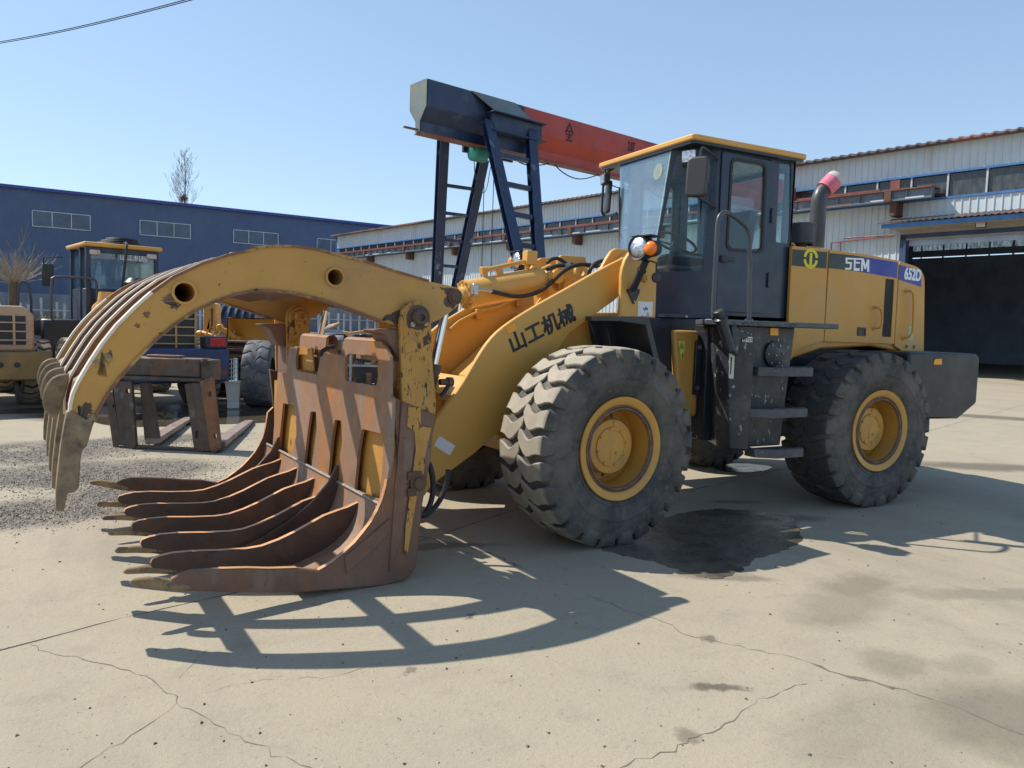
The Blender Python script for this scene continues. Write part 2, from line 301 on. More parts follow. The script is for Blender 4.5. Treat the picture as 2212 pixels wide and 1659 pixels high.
# ================================================================== GROUND
def ground_mat():
    m = bpy.data.materials.new('yard_concrete'); m.use_nodes = True; t = m.node_tree; N = t.nodes; L = t.links; b = N['Principled BSDF']
    tc = N.new('ShaderNodeTexCoord')
    def noise(s, det=8, rg=.6, st=(1, 1, 1)):
        mp = N.new('ShaderNodeMapping'); mp.inputs['Scale'].default_value = st; L.new(tc.outputs['Object'], mp.inputs[0])
        n = N.new('ShaderNodeTexNoise'); n.inputs['Scale'].default_value = s; n.inputs['Detail'].default_value = det; n.inputs['Roughness'].default_value = rg; L.new(mp.outputs[0], n.inputs[0]); return n
    def rng(src, a, b_, c, d):
        q = N.new('ShaderNodeMapRange'); q.inputs[1].default_value = a; q.inputs[2].default_value = b_; q.inputs[3].default_value = c; q.inputs[4].default_value = d; q.clamp = True; L.new(src, q.inputs[0]); return q.outputs[0]
    def mix(f, a, bcol):
        x = N.new('ShaderNodeMix'); x.data_type = 'RGBA'
        if isinstance(f, float): x.inputs['Factor'].default_value = f
        else: L.new(f, x.inputs['Factor'])
        L.new(a, x.inputs['A'])
        if isinstance(bcol, tuple): x.inputs['B'].default_value = (*bcol, 1)
        else: L.new(bcol, x.inputs['B'])
        return x.outputs['Result']
    base = N.new('ShaderNodeRGB'); base.outputs[0].default_value = (.368, .322, .238, 1)
    c = mix(rng(noise(.35).outputs[0], .38, .66, 0, .75), base.outputs[0], (.335, .293, .218))
    c = mix(rng(noise(1.7).outputs[0], .5, .72, 0, .55), c, (.40, .345, .245))
    c = mix(rng(noise(4, 9, .7).outputs[0], .52, .70, 0, .5), c, (.25, .22, .17))
    c = mix(rng(noise(38, 4).outputs[0], .60, .70, 0, .6), c, (.20, .178, .14))
    c = mix(rng(noise(14, 8, .75).outputs[0], .60, .74, 0, .5), c, (.44, .39, .30))
    c = mix(rng(noise(90, 3).outputs[0], .66, .72, 0, .6), c, (.46, .43, .36))
    c = mix(rng(noise(160, 2).outputs[0], .48, .60, 0, .34), c, (.21, .18, .135))
    c = mix(rng(noise(.8, 9, .75, (1, 3.2, 1)).outputs[0], .56, .66, 0, .28), c, (.24, .20, .15))
    # far yard: dirtier bands
    c = mix(rng(noise(.5, 8, .7, (1, .25, 1)).outputs[0], .52, .64, 0, .4), c, (.22, .19, .15))
    warp = noise(2.6, 9, .68)
    wv = N.new('ShaderNodeVectorMath'); wv.operation = 'MULTIPLY_ADD'; wv.inputs[1].default_value = (.42, .42, 0); L.new(warp.outputs[1], wv.inputs[0]); 
    sub = N.new('ShaderNodeVectorMath'); sub.operation = 'ADD'; sub.inputs[1].default_value = (-.21, -.21, 0); L.new(tc.outputs['Object'], sub.inputs[0]); L.new(sub.outputs[0], wv.inputs[2])
    def ell(cx, cy, rx, ry, rot, e0, e1, val):
        mp = N.new('ShaderNodeMapping'); mp.vector_type = 'TEXTURE'; mp.inputs['Location'].default_value = (cx, cy, 0); mp.inputs['Rotation'].default_value = (0, 0, rot); mp.inputs['Scale'].default_value = (rx, ry, 1e6)
        L.new(wv.outputs[0], mp.inputs[0]); l = N.new('ShaderNodeVectorMath'); l.operation = 'LENGTH'; L.new(mp.outputs[0], l.inputs[0])
        return rng(l.outputs['Value'], e0, e1, val, 0)
    def mx(a, b_):
        x = N.new('ShaderNodeMath'); x.operation = 'MAXIMUM'; L.new(a, x.inputs[0]); L.new(b_, x.inputs[1]); return x.outputs[0]
    G = RZ(0)
    def gp(s): return G.px(Z(s)[0])
    # (measured centre, radius x, radius y, rotation, strength)
    stains = [('O 1380,650', .42, .20, .2, .45), ('O 1290,755', .48, .24, .3, .35), ('O 685,1172', .13, .045, -.55, .85), ('O 480,1378', .085, .055, -.4, .55), ('O 1600,1045', .22, .17, 0, .35), ('O 1890,1045', .20, .12, 0, .3),
              ('O 2160,1320', .50, .42, 0, .55), ('O 2020,690', .7, .12, -.5, .35), ('O 590,905', .06, .045, 0, .7), ('O 1390,1330', .5, .2, .1, .22), ('O 1500,1420', .4, .3, .1, .18), ('P 1560,1245', .35, .12, -.5, .55),
              ('P 2120,1008', 1.1, .34, -.5, .75), ('P 2200,905', 3.2, .5, -.9, .75), ('O 980,310', .5, .12, -.3, .6), ('O 760,225', .3, .07, -.3, .6), ('T 2045,248', .05, .03, 0, .7), ('T 1800,505', .04, .02, 0, .6), ('b 50,1150', .8, .2, -.2, .5), ('P 820,1180', .35, .12, -.4, .5), ('P 950,1180', .5, .10, -.3, .6),
              ('P 1560,1190', .75, .5, -.5, .0)]
    st = None
    for s, rx, ry, ro, v in stains:
        x, y = gp(s); e = ell(x, y, rx, ry, ro, .55, 1.15, v); st = e if st is None else mx(st, e)
    c = mix(st, c, (.095, .080, .062))
    # wet concrete round the puddle below the loader
    wet = None
    for s, rx, ry, ro in (('P 420,890', 2.6, 1.3, 0), ('P 150,885', 1.6, .5, .1)):
        x, y = gp(s); e = ell(x, y, rx, ry, ro, .8, 1.05, 1.0); wet = e if wet is None else mx(wet, e)
    c = mix(wet, c, (.072, .062, .050))
    # gravelly broken area at the left
    gr = None
    for s, rx, ry, ro in (('P 60,1110', 1.05, .55, .2), ('P 200,1020', 1.3, .75, 0), ('P 330,1060', .8, .55, 0), ('P 100,975', 1.2, .9, 0), ('P 320,950', 1.3, .45, .2)):
        x, y = gp(s); e = ell(x, y, rx, ry, ro, .75, 1.05, 1.0); gr = e if gr is None else mx(gr, e)
    vo = N.new('ShaderNodeTexVoronoi'); vo.inputs['Scale'].default_value = 42; L.new(tc.outputs['Object'], vo.inputs[0])
    vc = N.new('ShaderNodeRGBToBW'); L.new(vo.outputs['Color'], vc.inputs[0])
    gc = mix(rng(vc.outputs[0], .3, .8, 0, 1), (lambda x: (setattr(x.outputs[0], 'default_value', (.10, .09, .074, 1)), x.outputs[0])[1])(N.new('ShaderNodeRGB')), (.21, .19, .155))
    gc = mix(rng(noise(.9).outputs[0], .50, .68, 0, .7), gc, (.24, .215, .17))
    grn = N.new('ShaderNodeMath'); grn.operation = 'MULTIPLY'; L.new(gr, grn.inputs[0]); L.new(rng(noise(2.2, 10).outputs[0], .30, .44, .35, 1), grn.inputs[1])
    c = mix(grn.outputs[0], c, gc)
    L.new(c, b.inputs['Base Color'])
    L.new(rng(wet, 0, 1, .85, .22), b.inputs['Roughness'])
    b.inputs['Specular IOR Level'].default_value = .35
    bp = N.new('ShaderNodeBump'); bp.inputs['Strength'].default_value = .5; bp.inputs['Distance'].default_value = .012
    hs = N.new('ShaderNodeMath'); hs.operation = 'MULTIPLY_ADD'; L.new(grn.outputs[0], hs.inputs[0]); L.new(vo.outputs['Distance'], hs.inputs[1]); L.new(noise(30, 10, .7).outputs[0], hs.inputs[2])
    L.new(hs.outputs[0], bp.inputs['Height']); L.new(bp.outputs[0], b.inputs['Normal'])
    return m
g = MB(); g.add([(-400, -400, 0), (500, -400, 0), (500, 500, 0), (-400, 500, 0)], [(0, 1, 2, 3)])
struct(g.build('ground', ground_mat(), smooth=0))
def irregular(cx, cy, rx, ry, rot, n=48, amp=.18, seed=1, z=.003):
    rr = random.Random(seed); ph = [(rr.uniform(0, 6.3), rr.uniform(.3, 1)/k, k) for k in range(2, 9)]
    out = []
    for i in range(n):
        t = 2*math.pi*i/n; s = 1+amp*sum(a*math.sin(k*t+p) for p, a, k in ph)
        x, y = rx*s*math.cos(t), ry*s*math.sin(t); out.append(Vector((cx+x*math.cos(rot)-y*math.sin(rot), cy+x*math.sin(rot)+y*math.cos(rot), z)))
    return out
def water_mat(name, col, rough, bump):
    m = M(name, col, rough, var=.2, vs=2, spec=1.0, rvar=rough*.5, bump=(7, bump, .01)); m.node_tree.nodes['Principled BSDF'].inputs['IOR'].default_value = 1.45; return m
G0 = RZ(0)
def blob(s, jit, seed, z, sub=6):
    """irregular flat outline through measured ground points"""
    rr = random.Random(seed); pts = [Vector(G0.px(q)) for q in Z(s)]; out = []
    for i, a in enumerate(pts):
        b = pts[(i+1) % len(pts)]; p0_ = pts[i-1]; p3 = pts[(i+2) % len(pts)]
        for k in range(sub):
            t = k/sub; q = .5*((2*a)+(b-p0_)*t+(2*p0_-5*a+4*b-p3)*t*t+(3*a-p0_-3*b+p3)*t**3)
            out.append((q.x+rr.gauss(0, jit), q.y+rr.gauss(0, jit)))
    return out
WETF = Fr((0, 0, 0), (1, 0, 0), (0, 1, 0), (0, 0, 1))
g = MB(); g.plate(WETF, blob('P 1290,1178 1340,1198 1410,1214 1480,1236 1545,1250 1600,1236 1640,1206 1700,1186 1735,1165 1722,1135 1700,1115 1640,1106 1560,1100 1480,1108 1420,1122 1350,1140', .014, 6, 0), .001, .0035)
struct(g.build('puddle', M('shallow_oily_water', (.125, .110, .086), .34, var=.3, vs=2.5, layers=[((.075, .064, .050), 1.6, .42, .60), ((.12, .105, .085), 6, .62, .70)], spec=.9, rvar=.16, bump=(25, .12, .003)), smooth=0))
g = MB(); g.plate(WETF, blob('O 660,62 760,78 880,74 950,55 850,38 720,36', .01, 9, 0), .005, .008)
struct(g.build('puddle', water_mat('rippled_water', (.05, .05, .05), .05, .6), smooth=0))
g = MB(); x, y = G0.px(Z('P 445,903')[0]); p = irregular(x, y, 1.55, .95, 0, seed=3); g.add(p, [tuple(range(len(p)))])
struct(g.build('puddle', water_mat('muddy_water', (.085, .068, .045), .03, .015), smooth=0))
# joints and cracks of the slab: thin irregular dark strips
mCrack = M('crack_dirt', (.16, .135, .10), .9, var=.4, vs=20)
mJoint = M('joint_tar', (.035, .03, .028), .8, var=.3, vs=20)
def crack(name, s, wd, jit, seed, mat, sub=10):
    rr = random.Random(seed); pts = [Vector(G0.px(q)) for q in Z(s)]; path = []
    for a, b in zip(pts, pts[1:]):
        n = max(2, int((b-a).length*sub)); d = (b-a).normalized(); pr = Vector((-d.y, d.x))
        for i in range(n): path.append(a+(b-a)*(i/n)+pr*rr.gauss(0, jit))
    path.append(pts[-1]); g = MB(); vs = []; fs = []
    for i, p in enumerate(path):
        d = (path[min(i+1, len(path)-1)]-path[max(i-1, 0)]).normalized(); pr = Vector((-d.y, d.x)); h = wd*(.30 if 'joint' in name or wd > .02 else .22)*rr.uniform(.1, 1.6)
        vs += [(p.x+pr.x*h, p.y+pr.y*h, .0015), (p.x-pr.x*h, p.y-pr.y*h, .0015)]
    fs = [(2*i, 2*i+1, 2*i+3, 2*i+2) for i in range(len(path)-1)]
    g.add(vs, fs); return struct(g.build(name, mat, smooth=0))
crack('pavement_joint', 'P -60,1421 0,1405 150,1365 262,1335 475,1288 700,1235 900,1172 1100,1105 1260,1058', .014, .003, 1, mJoint)
crack('pavement_joint', 'P 1480,1062 1600,1035 1700,1010 1900,960 2100,905 2300,850', .014, .003, 2, mJoint)
crack('pavement_crack', 'T 130,375 200,408 360,440 520,480 640,510 700,545 740,580 775,600 768,630 830,655 900,700 980,735 1050,770 1120,800 1200,850 1280,885 1340,910 1500,980', .008, .010, 3, mCrack, 22)
crack('pavement_crack', 'T 768,630 700,690 600,745 520,800 440,850 360,911 300,960', .006, .010, 4, mCrack, 22)
crack('pavement_crack', 'O 150,1563 320,1500 440,1468 520,1440 560,1405 640,1385 740,1320 800,1280 860,1235 920,1215 990,1180 1060,1145 1120,1140', .009, .010, 5, mCrack, 22)
crack('pavement_crack', 'O 0,680 130,740 260,785 400,830 490,880 560,905 640,925 780,950 930,985 1050,1010 1140,1035', .009, .010, 6, mCrack, 22)
crack('pavement_crack', 'O 1140,1035 1230,1075 1330,1100 1440,1130 1560,1165', .055, .012, 7, mCrack, 14)
crack('pavement_crack', 'O 1560,1165 1650,1195 1760,1225 1880,1265 2000,1310 2212,1400', .012, .012, 8, mCrack, 18)
crack('pavement_crack', 'P 905,1158 960,1175 1010,1182 1060,1195 1130,1225', .03, .016, 9, mCrack, 22)
crack('pavement_crack', 'T 770,520 850,445 900,400', .005, .01, 10, mCrack, 20)
crack('pavement_crack', 'T 920,580 1010,550 1150,530 1400,520 1560,480 1700,450 1880,400', .004, .01, 12, mCrack, 20)
crack('pavement_crack', 'c 890,1195 1130,1210 1400,1235 1700,1260 1900,1285 2212,1308', .016, .01, 13, mCrack, 8)
# loose grit and stones
rr = random.Random(7); g = MB()
def stone(g, x, y, r, rr):
    vs = []; 
    for (a, b, c) in ((1, 0, .1), (-.5, .87, .1), (-.5, -.87, .1), (.2, .1, .9), (-.2, .5, .6)):
        vs.append((x+a*r*rr.uniform(.6, 1.2), y+b*r*rr.uniform(.6, 1.2), max(.001, c*r*rr.uniform(.5, 1))))
    g.add(vs, [(0, 1, 4), (0, 4, 3), (1, 2, 4), (4, 2, 3), (2, 0, 3), (0, 2, 1)])
for i in range(2600):
    a = rr.uniform(-.55, 1.25); d = 1.3+8*rr.random()**1.5; x = CAMP.x+d*math.sin(a); y = CAMP.y+d*math.cos(a)
    stone(g, x, y, .0025+.009*rr.random()**5, rr)
struct(g.build('gravel', M('dark_grit', (.09, .08, .068), .9, var=.6, vs=3, layers=[((.34, .31, .26), 9, .56, .58)]), smooth=0), 'stuff')
g = MB()
for s, rx, ry, k in (('P 60,1110', 1.0, .5, 4500), ('P 200,1030', 1.2, .7, 6500), ('P 330,1060', .8, .55, 3800), ('P 100,985', 1.1, .8, 2500), ('P 300,960', 1.2, .5, 2500)):
    x0, y0 = G0.px(Z(s)[0])
    for i in range(k): stone(g, x0+rr.gauss(0, rx*.5), y0+rr.gauss(0, ry*.5), .004+.010*rr.random()**3, rr)
struct(g.build('gravel', M('crushed_gravel', (.26, .23, .175), .9, var=.8, vs=9, layers=[((.09, .08, .07), 14, .55, .6)]), smooth=0), 'stuff')

# ================================================================== MAIN WHEEL LOADER
LD = thing('wheel_loader', 'large yellow wheel loader with black cab and rusty log grapple lowered on the concrete', 'wheel loader', (0, 0, 0))
HZ = .7233
def tyre_builder(R=.743, n=25, worn=False):
    g = MB()
    half = [(0, R-.026), (.13, R-.034), (.22, R-.045), (.262, R-.075), (.278, R-.13), (.286, R-.19), (.2865, .535), (.290, .530), (.290, .522), (.2855, .517), (.282, .49), (.272, .44), (.266, .425), (.270, .420), (.266, .412), (.250, .385), (.225, .365)]
    prof = [(-a, r) for a, r in reversed(half)]+half[1:]
    g.lathe((0, 0, 0), (0, 1, 0), prof, 96)
    st = [(-.012, -.030, .040), (.03, .012, .060), (.075, .050, .066), (.11, .066, .066), (.14, .060, .066), (.18, .040, .067), (.225, .028, .070), (.258, .028, .074), (.276, .032, .072), (.287, .036, .052)]
    top = [R-.004, R, R, R, R-.001, R-.003, R-.007, R-.015, R-.042, R-.095]
    pitch = 2*math.pi/n
    if worn: st = [(v, s_*1.6, pitch*R*.5-.012) for v, s_, hw in st[:-1]]+[(.284, .05, pitch*R*.5-.03)]; top = [R-.018-.0 if False else t-.012 for t in top]
    for side in (-1, 1):
        for k in range(n):
            a0 = k*pitch+(pitch/2 if side > 0 else 0)
            vs = []; m = len(st)
            for (v, s_, hw), rt in zip(st, top):
                rb = R-.05 if v < .24 else rt-.03
                for (sg, rad) in ((-1, rb), (-.93, rt-.005), (-.84, rt), (.84, rt), (.93, rt-.005), (1, rb)):
                    a = a0+(s_+sg*hw*(1.0 if rad != rb else 1.06))/R
                    vs.append(Vector((rad*math.cos(a), side*(v if rad != rb or v < .24 else v-.015), rad*math.sin(a))))
            fs = []
            for i in range(m-1):
                for j in range(5): fs.append((i*6+j, i*6+j+1, (i+1)*6+j+1, (i+1)*6+j))
            fs.append((0, 1, 2, 3, 4, 5)); fs.append(tuple((m-1)*6+j for j in range(6)))
            g.add(vs, fs)
            # tie bar in the centre groove
            a = a0+.5*pitch
    for p in g.v:
        if p.z < -HZ+.003:
            p.z = -HZ+.003
    return g
def make_wheel(parent):
    """one wheel in its own axes: the outward side is -Y"""
    g = MB()   # barrel and disc
    g.lathe((0, 0, 0), (0, -1, 0), [(.245, .286), (.22, .288), (.06, .282), (.05, .275), (.03, .26), (.02, .20), (.018, .05), (.018, .001)], 56)
    wh = g.build('wheel', mRim, None, smooth=30); wh.parent = parent
    t = tyre_builder().build('tyre', mTyre, None, smooth=38); t.parent = wh
    g = MB(); g.lathe((0, 0, 0), (0, -1, 0), [(.225, .375), (.262, .384), (.268, .380), (.262, .340), (.250, .322)], 72); r = g.build('rim', mRim, None); r.parent = wh
    g = MB(); g.lathe((0, 0, 0), (0, -1, 0), [(.246, .323), (.257, .320), (.261, .312), (.250, .306), (.258, .300), (.258, .290), (.235, .285)], 72); r = g.build('lock_ring', mRimRust, None); r.parent = wh
    g = MB(); g.lathe((0, 0, 0), (0, -1, 0), [(.02, .215), (.135, .207), (.146, .200), (.148, .150), (.158, .147), (.160, .125), (.152, .120), (.153, .001)], 48)
    for k in range(8):
        a = 2*math.pi*k/8+.2; p = Vector((.136*math.cos(a), -.158, .136*math.sin(a))); g.cyl(p, p+Vector((0, -.010, 0)), .010, .009, 8)
    p = Vector((.045, -.152, -.05)); g.cyl(p, p+Vector((0, -.012, 0)), .012, .011, 8)
    p = Vector((.02, -.145, .178)); g.cyl(p, p+Vector((0, -.010, 0)), .015, .013, 10)
    g.box((-.01, -.154, -.055), (.008, .004, .075), Matrix.Rotation(.1, 3, 'Y'))
    h = g.build('hub', mRim, None, smooth=30); h.parent = wh
    g = MB()
    for k in range(12):
        a = 2*math.pi*k/12+.13; p = Vector((.235*math.cos(a), -.022, .235*math.sin(a))); g.cyl(p, p+Vector((0, -.03, 0)), .014, .013, 6)
    b = g.build('wheel_nuts', mBolt, None); b.parent = wh
    return wh
wh = make_wheel(LD); YC = 1.065
def place_wheel(o, p, ang): o.location = p; o.rotation_euler = (0, 0, ang); return o
place_wheel(wh, FW(-1.6, -YC, HZ), ART)
rl = place_wheel(copy_tree(wh, LD), (1.6, -YC, HZ), 0)
place_wheel(copy_tree(wh, LD), FW(-1.6, YC, HZ), ART+math.pi)
rr_ = place_wheel(copy_tree(wh, LD), (1.6, YC, HZ), math.pi)
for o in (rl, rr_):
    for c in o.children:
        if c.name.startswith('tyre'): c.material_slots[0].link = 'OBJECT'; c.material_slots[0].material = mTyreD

# ---- front frame, axle
g = MB()
for s in (-1, 1):
    F = FY(-.46*s)
    g.plate(FY(s*.46), [(-2.15, .75), (-1.95, .55), (-.55, .55), (-.35, .9), (-.35, 1.15), (-.70, 1.75), (-1.35, 1.72), (-2.05, 1.15)], -.02, .02)
g.plate(FY(0), [(-2.15, .75), (-2.0, .58), (-1.95, .62), (-2.1, .8), (-2.02, 1.12), (-1.35, 1.66), (-1.4, 1.70), (-2.07, 1.16)], -.44, .44)
g.bx(FZ(0), -1.9, -.6, -.44, .44, .55, .58); g.bx(FZ(0), -.75, -.70, -.44, .44, .6, 1.7)
g.build('front_frame', mYel, LD, bevel=.006)
g = MB(); g.cyl(FW(-1.6, -.85, HZ), FW(-1.6, .85, HZ), .14, n=20); g.lathe(FW(-1.6, 0, HZ), FW(1, 0, 0), [(-.28, .05), (-.22, .2), (0, .27), (.22, .2), (.3, .06)], 24); g.build('front_axle', mBlack, LD)
g = MB(); g.cyl((1.6, -.85, HZ), (1.6, .85, HZ), .14, n=20); g.lathe((1.6, 0, HZ), (1, 0, 0), [(-.28, .05), (-.22, .2), (0, .27), (.22, .2), (.3, .06)], 24); g.build('rear_axle', mBlack, LD)
g = MB(); g.bx(RY(0), -.35, 2.9, .82, 1.5, -.42, .42); g.build('rear_frame', mBlack, LD, bevel=.01)

# ---- lift arms
F = FY(-.55)
top = smoothp(Z('C 1790,335 1600,430 1300,600 1100,710 950,800 820,885 720,970 640,1070 560,1200 480,1340 400,1460 320,1560 245,1655'), 1)
bot = Z('B 742,1165 780,1112 960,980 1106,850 C 1330,965 1440,880 1600,760 1700,690 1790,600')
tail = Z('B 745,1010')
boom = F.poly(top+tail+bot)
g = MB(); g.plate(F, boom, -.045, 0); bm_ = g.build('boom_arm', mYel, LD, bevel=.005)
g = MB(); g.plate(FY(.55), boom, 0, .045); b2 = g.build('boom_arm', mYel, LD, bevel=.005)
# cross tube and gusset between the arms
g = MB()
cm = F.poly(Z('C 400,1480 480,1370 560,1320 620,1360 560,1460 480,1540'))
g.plate(FY(0), cm, -.50, .50); g.build('boom_crossmember', mYel, LD, bevel=.01)
g = MB(); Fi = FY(.50)
g.tube([Fi.pt(*q, -.03) if False else Fi.pt(*q, .025) for q in Fi.poly(Z('C 345,925 420,862 500,820 590,777 740,745 830,700 890,680'))], .014, 8); g.build('hydraulic_pipe', mYel, LD)
g = MB()
for s in ('C 575,790', 'C 905,690'): a, b = Fi.px(Z(s)[0]); g.bx(Fi, a-.03, a+.03, b-.06, b+.03, .0, .05)
g.build('pipe_clamp', mYelWorn, LD, bevel=.004)
# writing on the arm
def glyphs(name, body, fr, c0, c1, height, mat, parent, off=.02, th=.003, spacing=1.0, bold_scale=1):
    """text laid on a frame along c0 -> c1 (2D, baseline ends)"""
    cu = bpy.data.curves.new(name, 'FONT'); cu.body = body; cu.size = 1; cu.offset = 0; cu.extrude = .002; cu.space_character = spacing
    o = bpy.data.objects.new(name, cu); COL.objects.link(o); bpy.context.view_layer.update()
    me = bpy.data.meshes.new_from_object(o); bpy.data.objects.remove(o)
    xs = [v.co.x for v in me.vertices]; ys = [v.co.y for v in me.vertices]; x0, x1, y0, y1 = min(xs), max(xs), min(ys), max(ys)
    A = Vector(c0); B = Vector(c1); d = B-A; u = d.normalized(); v = Vector((-u.y, u.x)); g = MB()
    e = off*height/(y1-y0)
    for i, (ox, oy) in enumerate(((-e, -e), (e, -e), (e, e), (-e, e), (0, 0))):          # overlapping copies make the stroke bold
        vs = []
        for p in me.vertices:
            q = A+u*((p.co.x-x0)/(x1-x0)*d.length+ox)+v*((p.co.y-y0)/(y1-y0)*height+oy); vs.append(fr.pt(q.x, q.y, th+i*.0004 if p.co.z > 0 else .001))
        g.add(vs, [tuple(f.vertices) for f in me.polygons])
    bpy.data.meshes.remove(me)
    return g.build(name, mat, parent, smooth=0)
q = F.poly(Z('C 878,1122 1352,838 832,1010'))
glyphs('lettering', '山工机械', F, q[0], F.px(Z('C 1386,850')[0]), .15, mLetBlack, LD, off=.028)
g = MB(); g.plate(F, F.poly(Z('C 812,905 880,873 905,925 830,963')), .001, .003); g.build('reflector_sticker', mOrangeSt, LD, smooth=0)
g = MB(); g.plate(F, F.poly(Z('B 808,903 876,946 851,988 783,944')), .001, .003); g.build('paper_label', mWhiteSt, LD, smooth=0)

# ---- tower plates of the front frame
FT = FY(-.70)
g = MB(); g.plate(FT, FT.poly(Z('C 2055,258 1880,262 1830,295 1790,360 1768,430 1758,500 1757,580 1752,700 1742,830 2035,832')), -.04, 0); g.build('tower_plate', mYel, LD, bevel=.005)
g = MB(); g.plate(FY(.70), FT.poly(Z('C 2055,258 1880,262 1830,295 1790,360 1768,430 1758,500 1757,580 1752,700 1742,830 2035,832')), 0, .04); g.build('tower_plate', mYel, LD, bevel=.005)
Fq = FY(-.45)
g = MB(); g.plate(Fq, Fq.poly(Z('C 1590,440 1640,345 1680,285 1720,264 1800,275 1900,300 1900,600 1700,560')), -.04, 0)
g.plate(FY(-.42), FY(-.42).poly(Z('C 1660,430 1700,345 1740,316 1820,312 1850,400 1800,520')), 0, .06); g.build('tower_ear', mYel, LD, bevel=.005)
Fq = FY(.45)
g = MB(); g.plate(Fq, Fq.poly(Z('C 1237,345 1275,320 1466,335 1475,430 1500,620 1240,620')), -.04, 0); g.build('tower_ear', mYel, LD, bevel=.005)
g = MB(); p = FT.px(Z('E 493,1237')[0]); c = FT.pt(*p); n_ = FT.n
g.cyl(c, c+n_*.03, .035, .032, 16); g.cyl(c, c+n_*.045, .016, n=8)
g.plate(FT, FT.poly(Z('E 455,1190 520,1210 510,1262 480,1268')), 0, .012); g.build('pivot_pin', mYel, LD)
g = MB(); g.plate(FT, FT.poly(Z('E 440,1424 560,1429 554,1545 436,1545')), .001, .003); pl = g.build('paper_label', mWhiteSt, LD, smooth=0)
# little printed loader on the sheet
g = MB(); c0 = FT.px(Z('E 503,1488')[0])
def pr(pts): g.plate(FT, [(c0[0]+x*.001, c0[1]+y*.001) for x, y in pts], .0035, .0045)
pr([(-22, 0), (20, 0), (20, 9), (4, 9), (4, 20), (-8, 20), (-8, 6), (-22, 6)]); pr(circ(-12, -4, 7, 10)); pr(circ(13, -4, 7, 10)); pr([(-36, -2), (-24, -2), (-24, 4), (-30, 12), (-33, 11)])
for k in range(5): pr([(10, -30-8*k), (34, -30-8*k), (34, -27-8*k), (10, -27-8*k)])
pr([(-55, -60), (-35, -54), (-36, -62)])
g.build('label_print', mInk, pl, smooth=0)

# ---- tilt cylinder and its plumbing
FC = FY(0); a0 = FC.px(Z('P 1012,636')[0]); a1 = FC.px(Z('P 1168,606')[0])
A0 = FC.pt(*a0); A1 = FC.pt(*a1); dx = (A1-A0).normalized(); rc = .118
g = MB(); g.lathe(A0, dx, [(.0, .02), (.0, rc*.99), (.05, rc*1.02), (.10, rc*1.02), (.102, rc), ((A1-A0).length-.05, rc), ((A1-A0).length-.045, rc*1.03), ((A1-A0).length, rc*.96), ((A1-A0).length+.01, .02)], 40)
upv = dx.cross(FC.n).normalized(); upv = upv if upv.z > 0 else -upv
cyl = g.build('tilt_cylinder', mYel, LD, smooth=40)
g = MB(); g.lathe(A0, -dx, [(0, rc*1.04), (.035, rc*1.04), (.037, rc*.80), (.05, rc*.62), (.075, rc*.55), (.08, .05), (.08, .01)], 40)
for k in range(12):
    t = 2*math.pi*k/12; p = A0+(upv*math.cos(t)+FC.n*math.sin(t))*rc*.9-dx*.035; g.cyl(p, p-dx*.022, .013, .012, 6)
g.build('cylinder_gland', mYel, cyl, smooth=30)
g = MB(); g.cyl(A0-dx*.07, A0-dx*.40, .048, n=20); g.build('cylinder_rod', mChrome, cyl)
g = MB(); t0 = A0+dx*.18+upv*(rc+.055); t1 = A1-dx*.10+upv*(rc+.07)
g.tube([t0, t0+(t1-t0)*.35, t1], .019, 10); g.cyl(t0-dx*.03, t0+dx*.03, .035, .03, 10)
for f in (.02, .30, .36, .95): p = t0+(t1-t0)*f; g.cyl(p, p-upv*.07, .018, .022, 8)
g.box(t1+dx*.02+upv*.02, (.10, .09, .12)); g.build('oil_pipe', mYel, LD, smooth=30, bevel=.003)
def hose(name, s, y, r, mat=mRubber, it=2, parent=LD, y2=None):
    pts = Z(s); n = len(pts); out = []
    for i, q in enumerate(pts):
        yy = y if y2 is None else y+(y2-y)*i/(n-1); fr = FY(yy); out.append(tuple(fr.pt(*fr.px(q))))
    out = smoothp(out, it); g = MB(); g.tube(out, r, 10); return g.build(name, mat, parent)
hose('hydraulic_hose', 'C 700,618 760,632 850,655 920,660 1000,648 1070,625 1130,590 1200,530 1260,470 1320,425 1390,400 1450,395 1500,402 1560,412', -.16, .019)
hose('hydraulic_hose', 'C 1150,385 1175,358 1215,345 1255,352 1290,380 1330,405', -.05, .016)
hose('hydraulic_hose', 'C 1150,440 1190,420 1240,405 1300,405 1360,395', -.10, .018)
hose('hydraulic_hose', 'C 1490,492 1500,440 1530,395 1580,370 1640,358 1720,362', -.2, .018)
hose('hose_fitting', 'C 560,605 585,600 630,600 700,618', -.16, .013, mSteel, 1)
g = MB(); p = FY(-.15).pt(*FY(-.15).px(Z('C 560,600')[0])); g.box(p, (.05, .05, .09)); g.build('hose_flange', mSteel, LD, bevel=.005)
for s in ('C 1310,405', 'C 1385,405', 'C 1500,404', 'C 1560,405'):
    g = MB(); p = FY(-.1).pt(*FY(-.1).px(Z(s)[0])); g.cyl(p-dx*.03, p+dx*.03, .022, n=6); g.cyl(p-dx*.045, p-dx*.03, .016, n=8); g.build('hose_coupling', mSteel, LD)
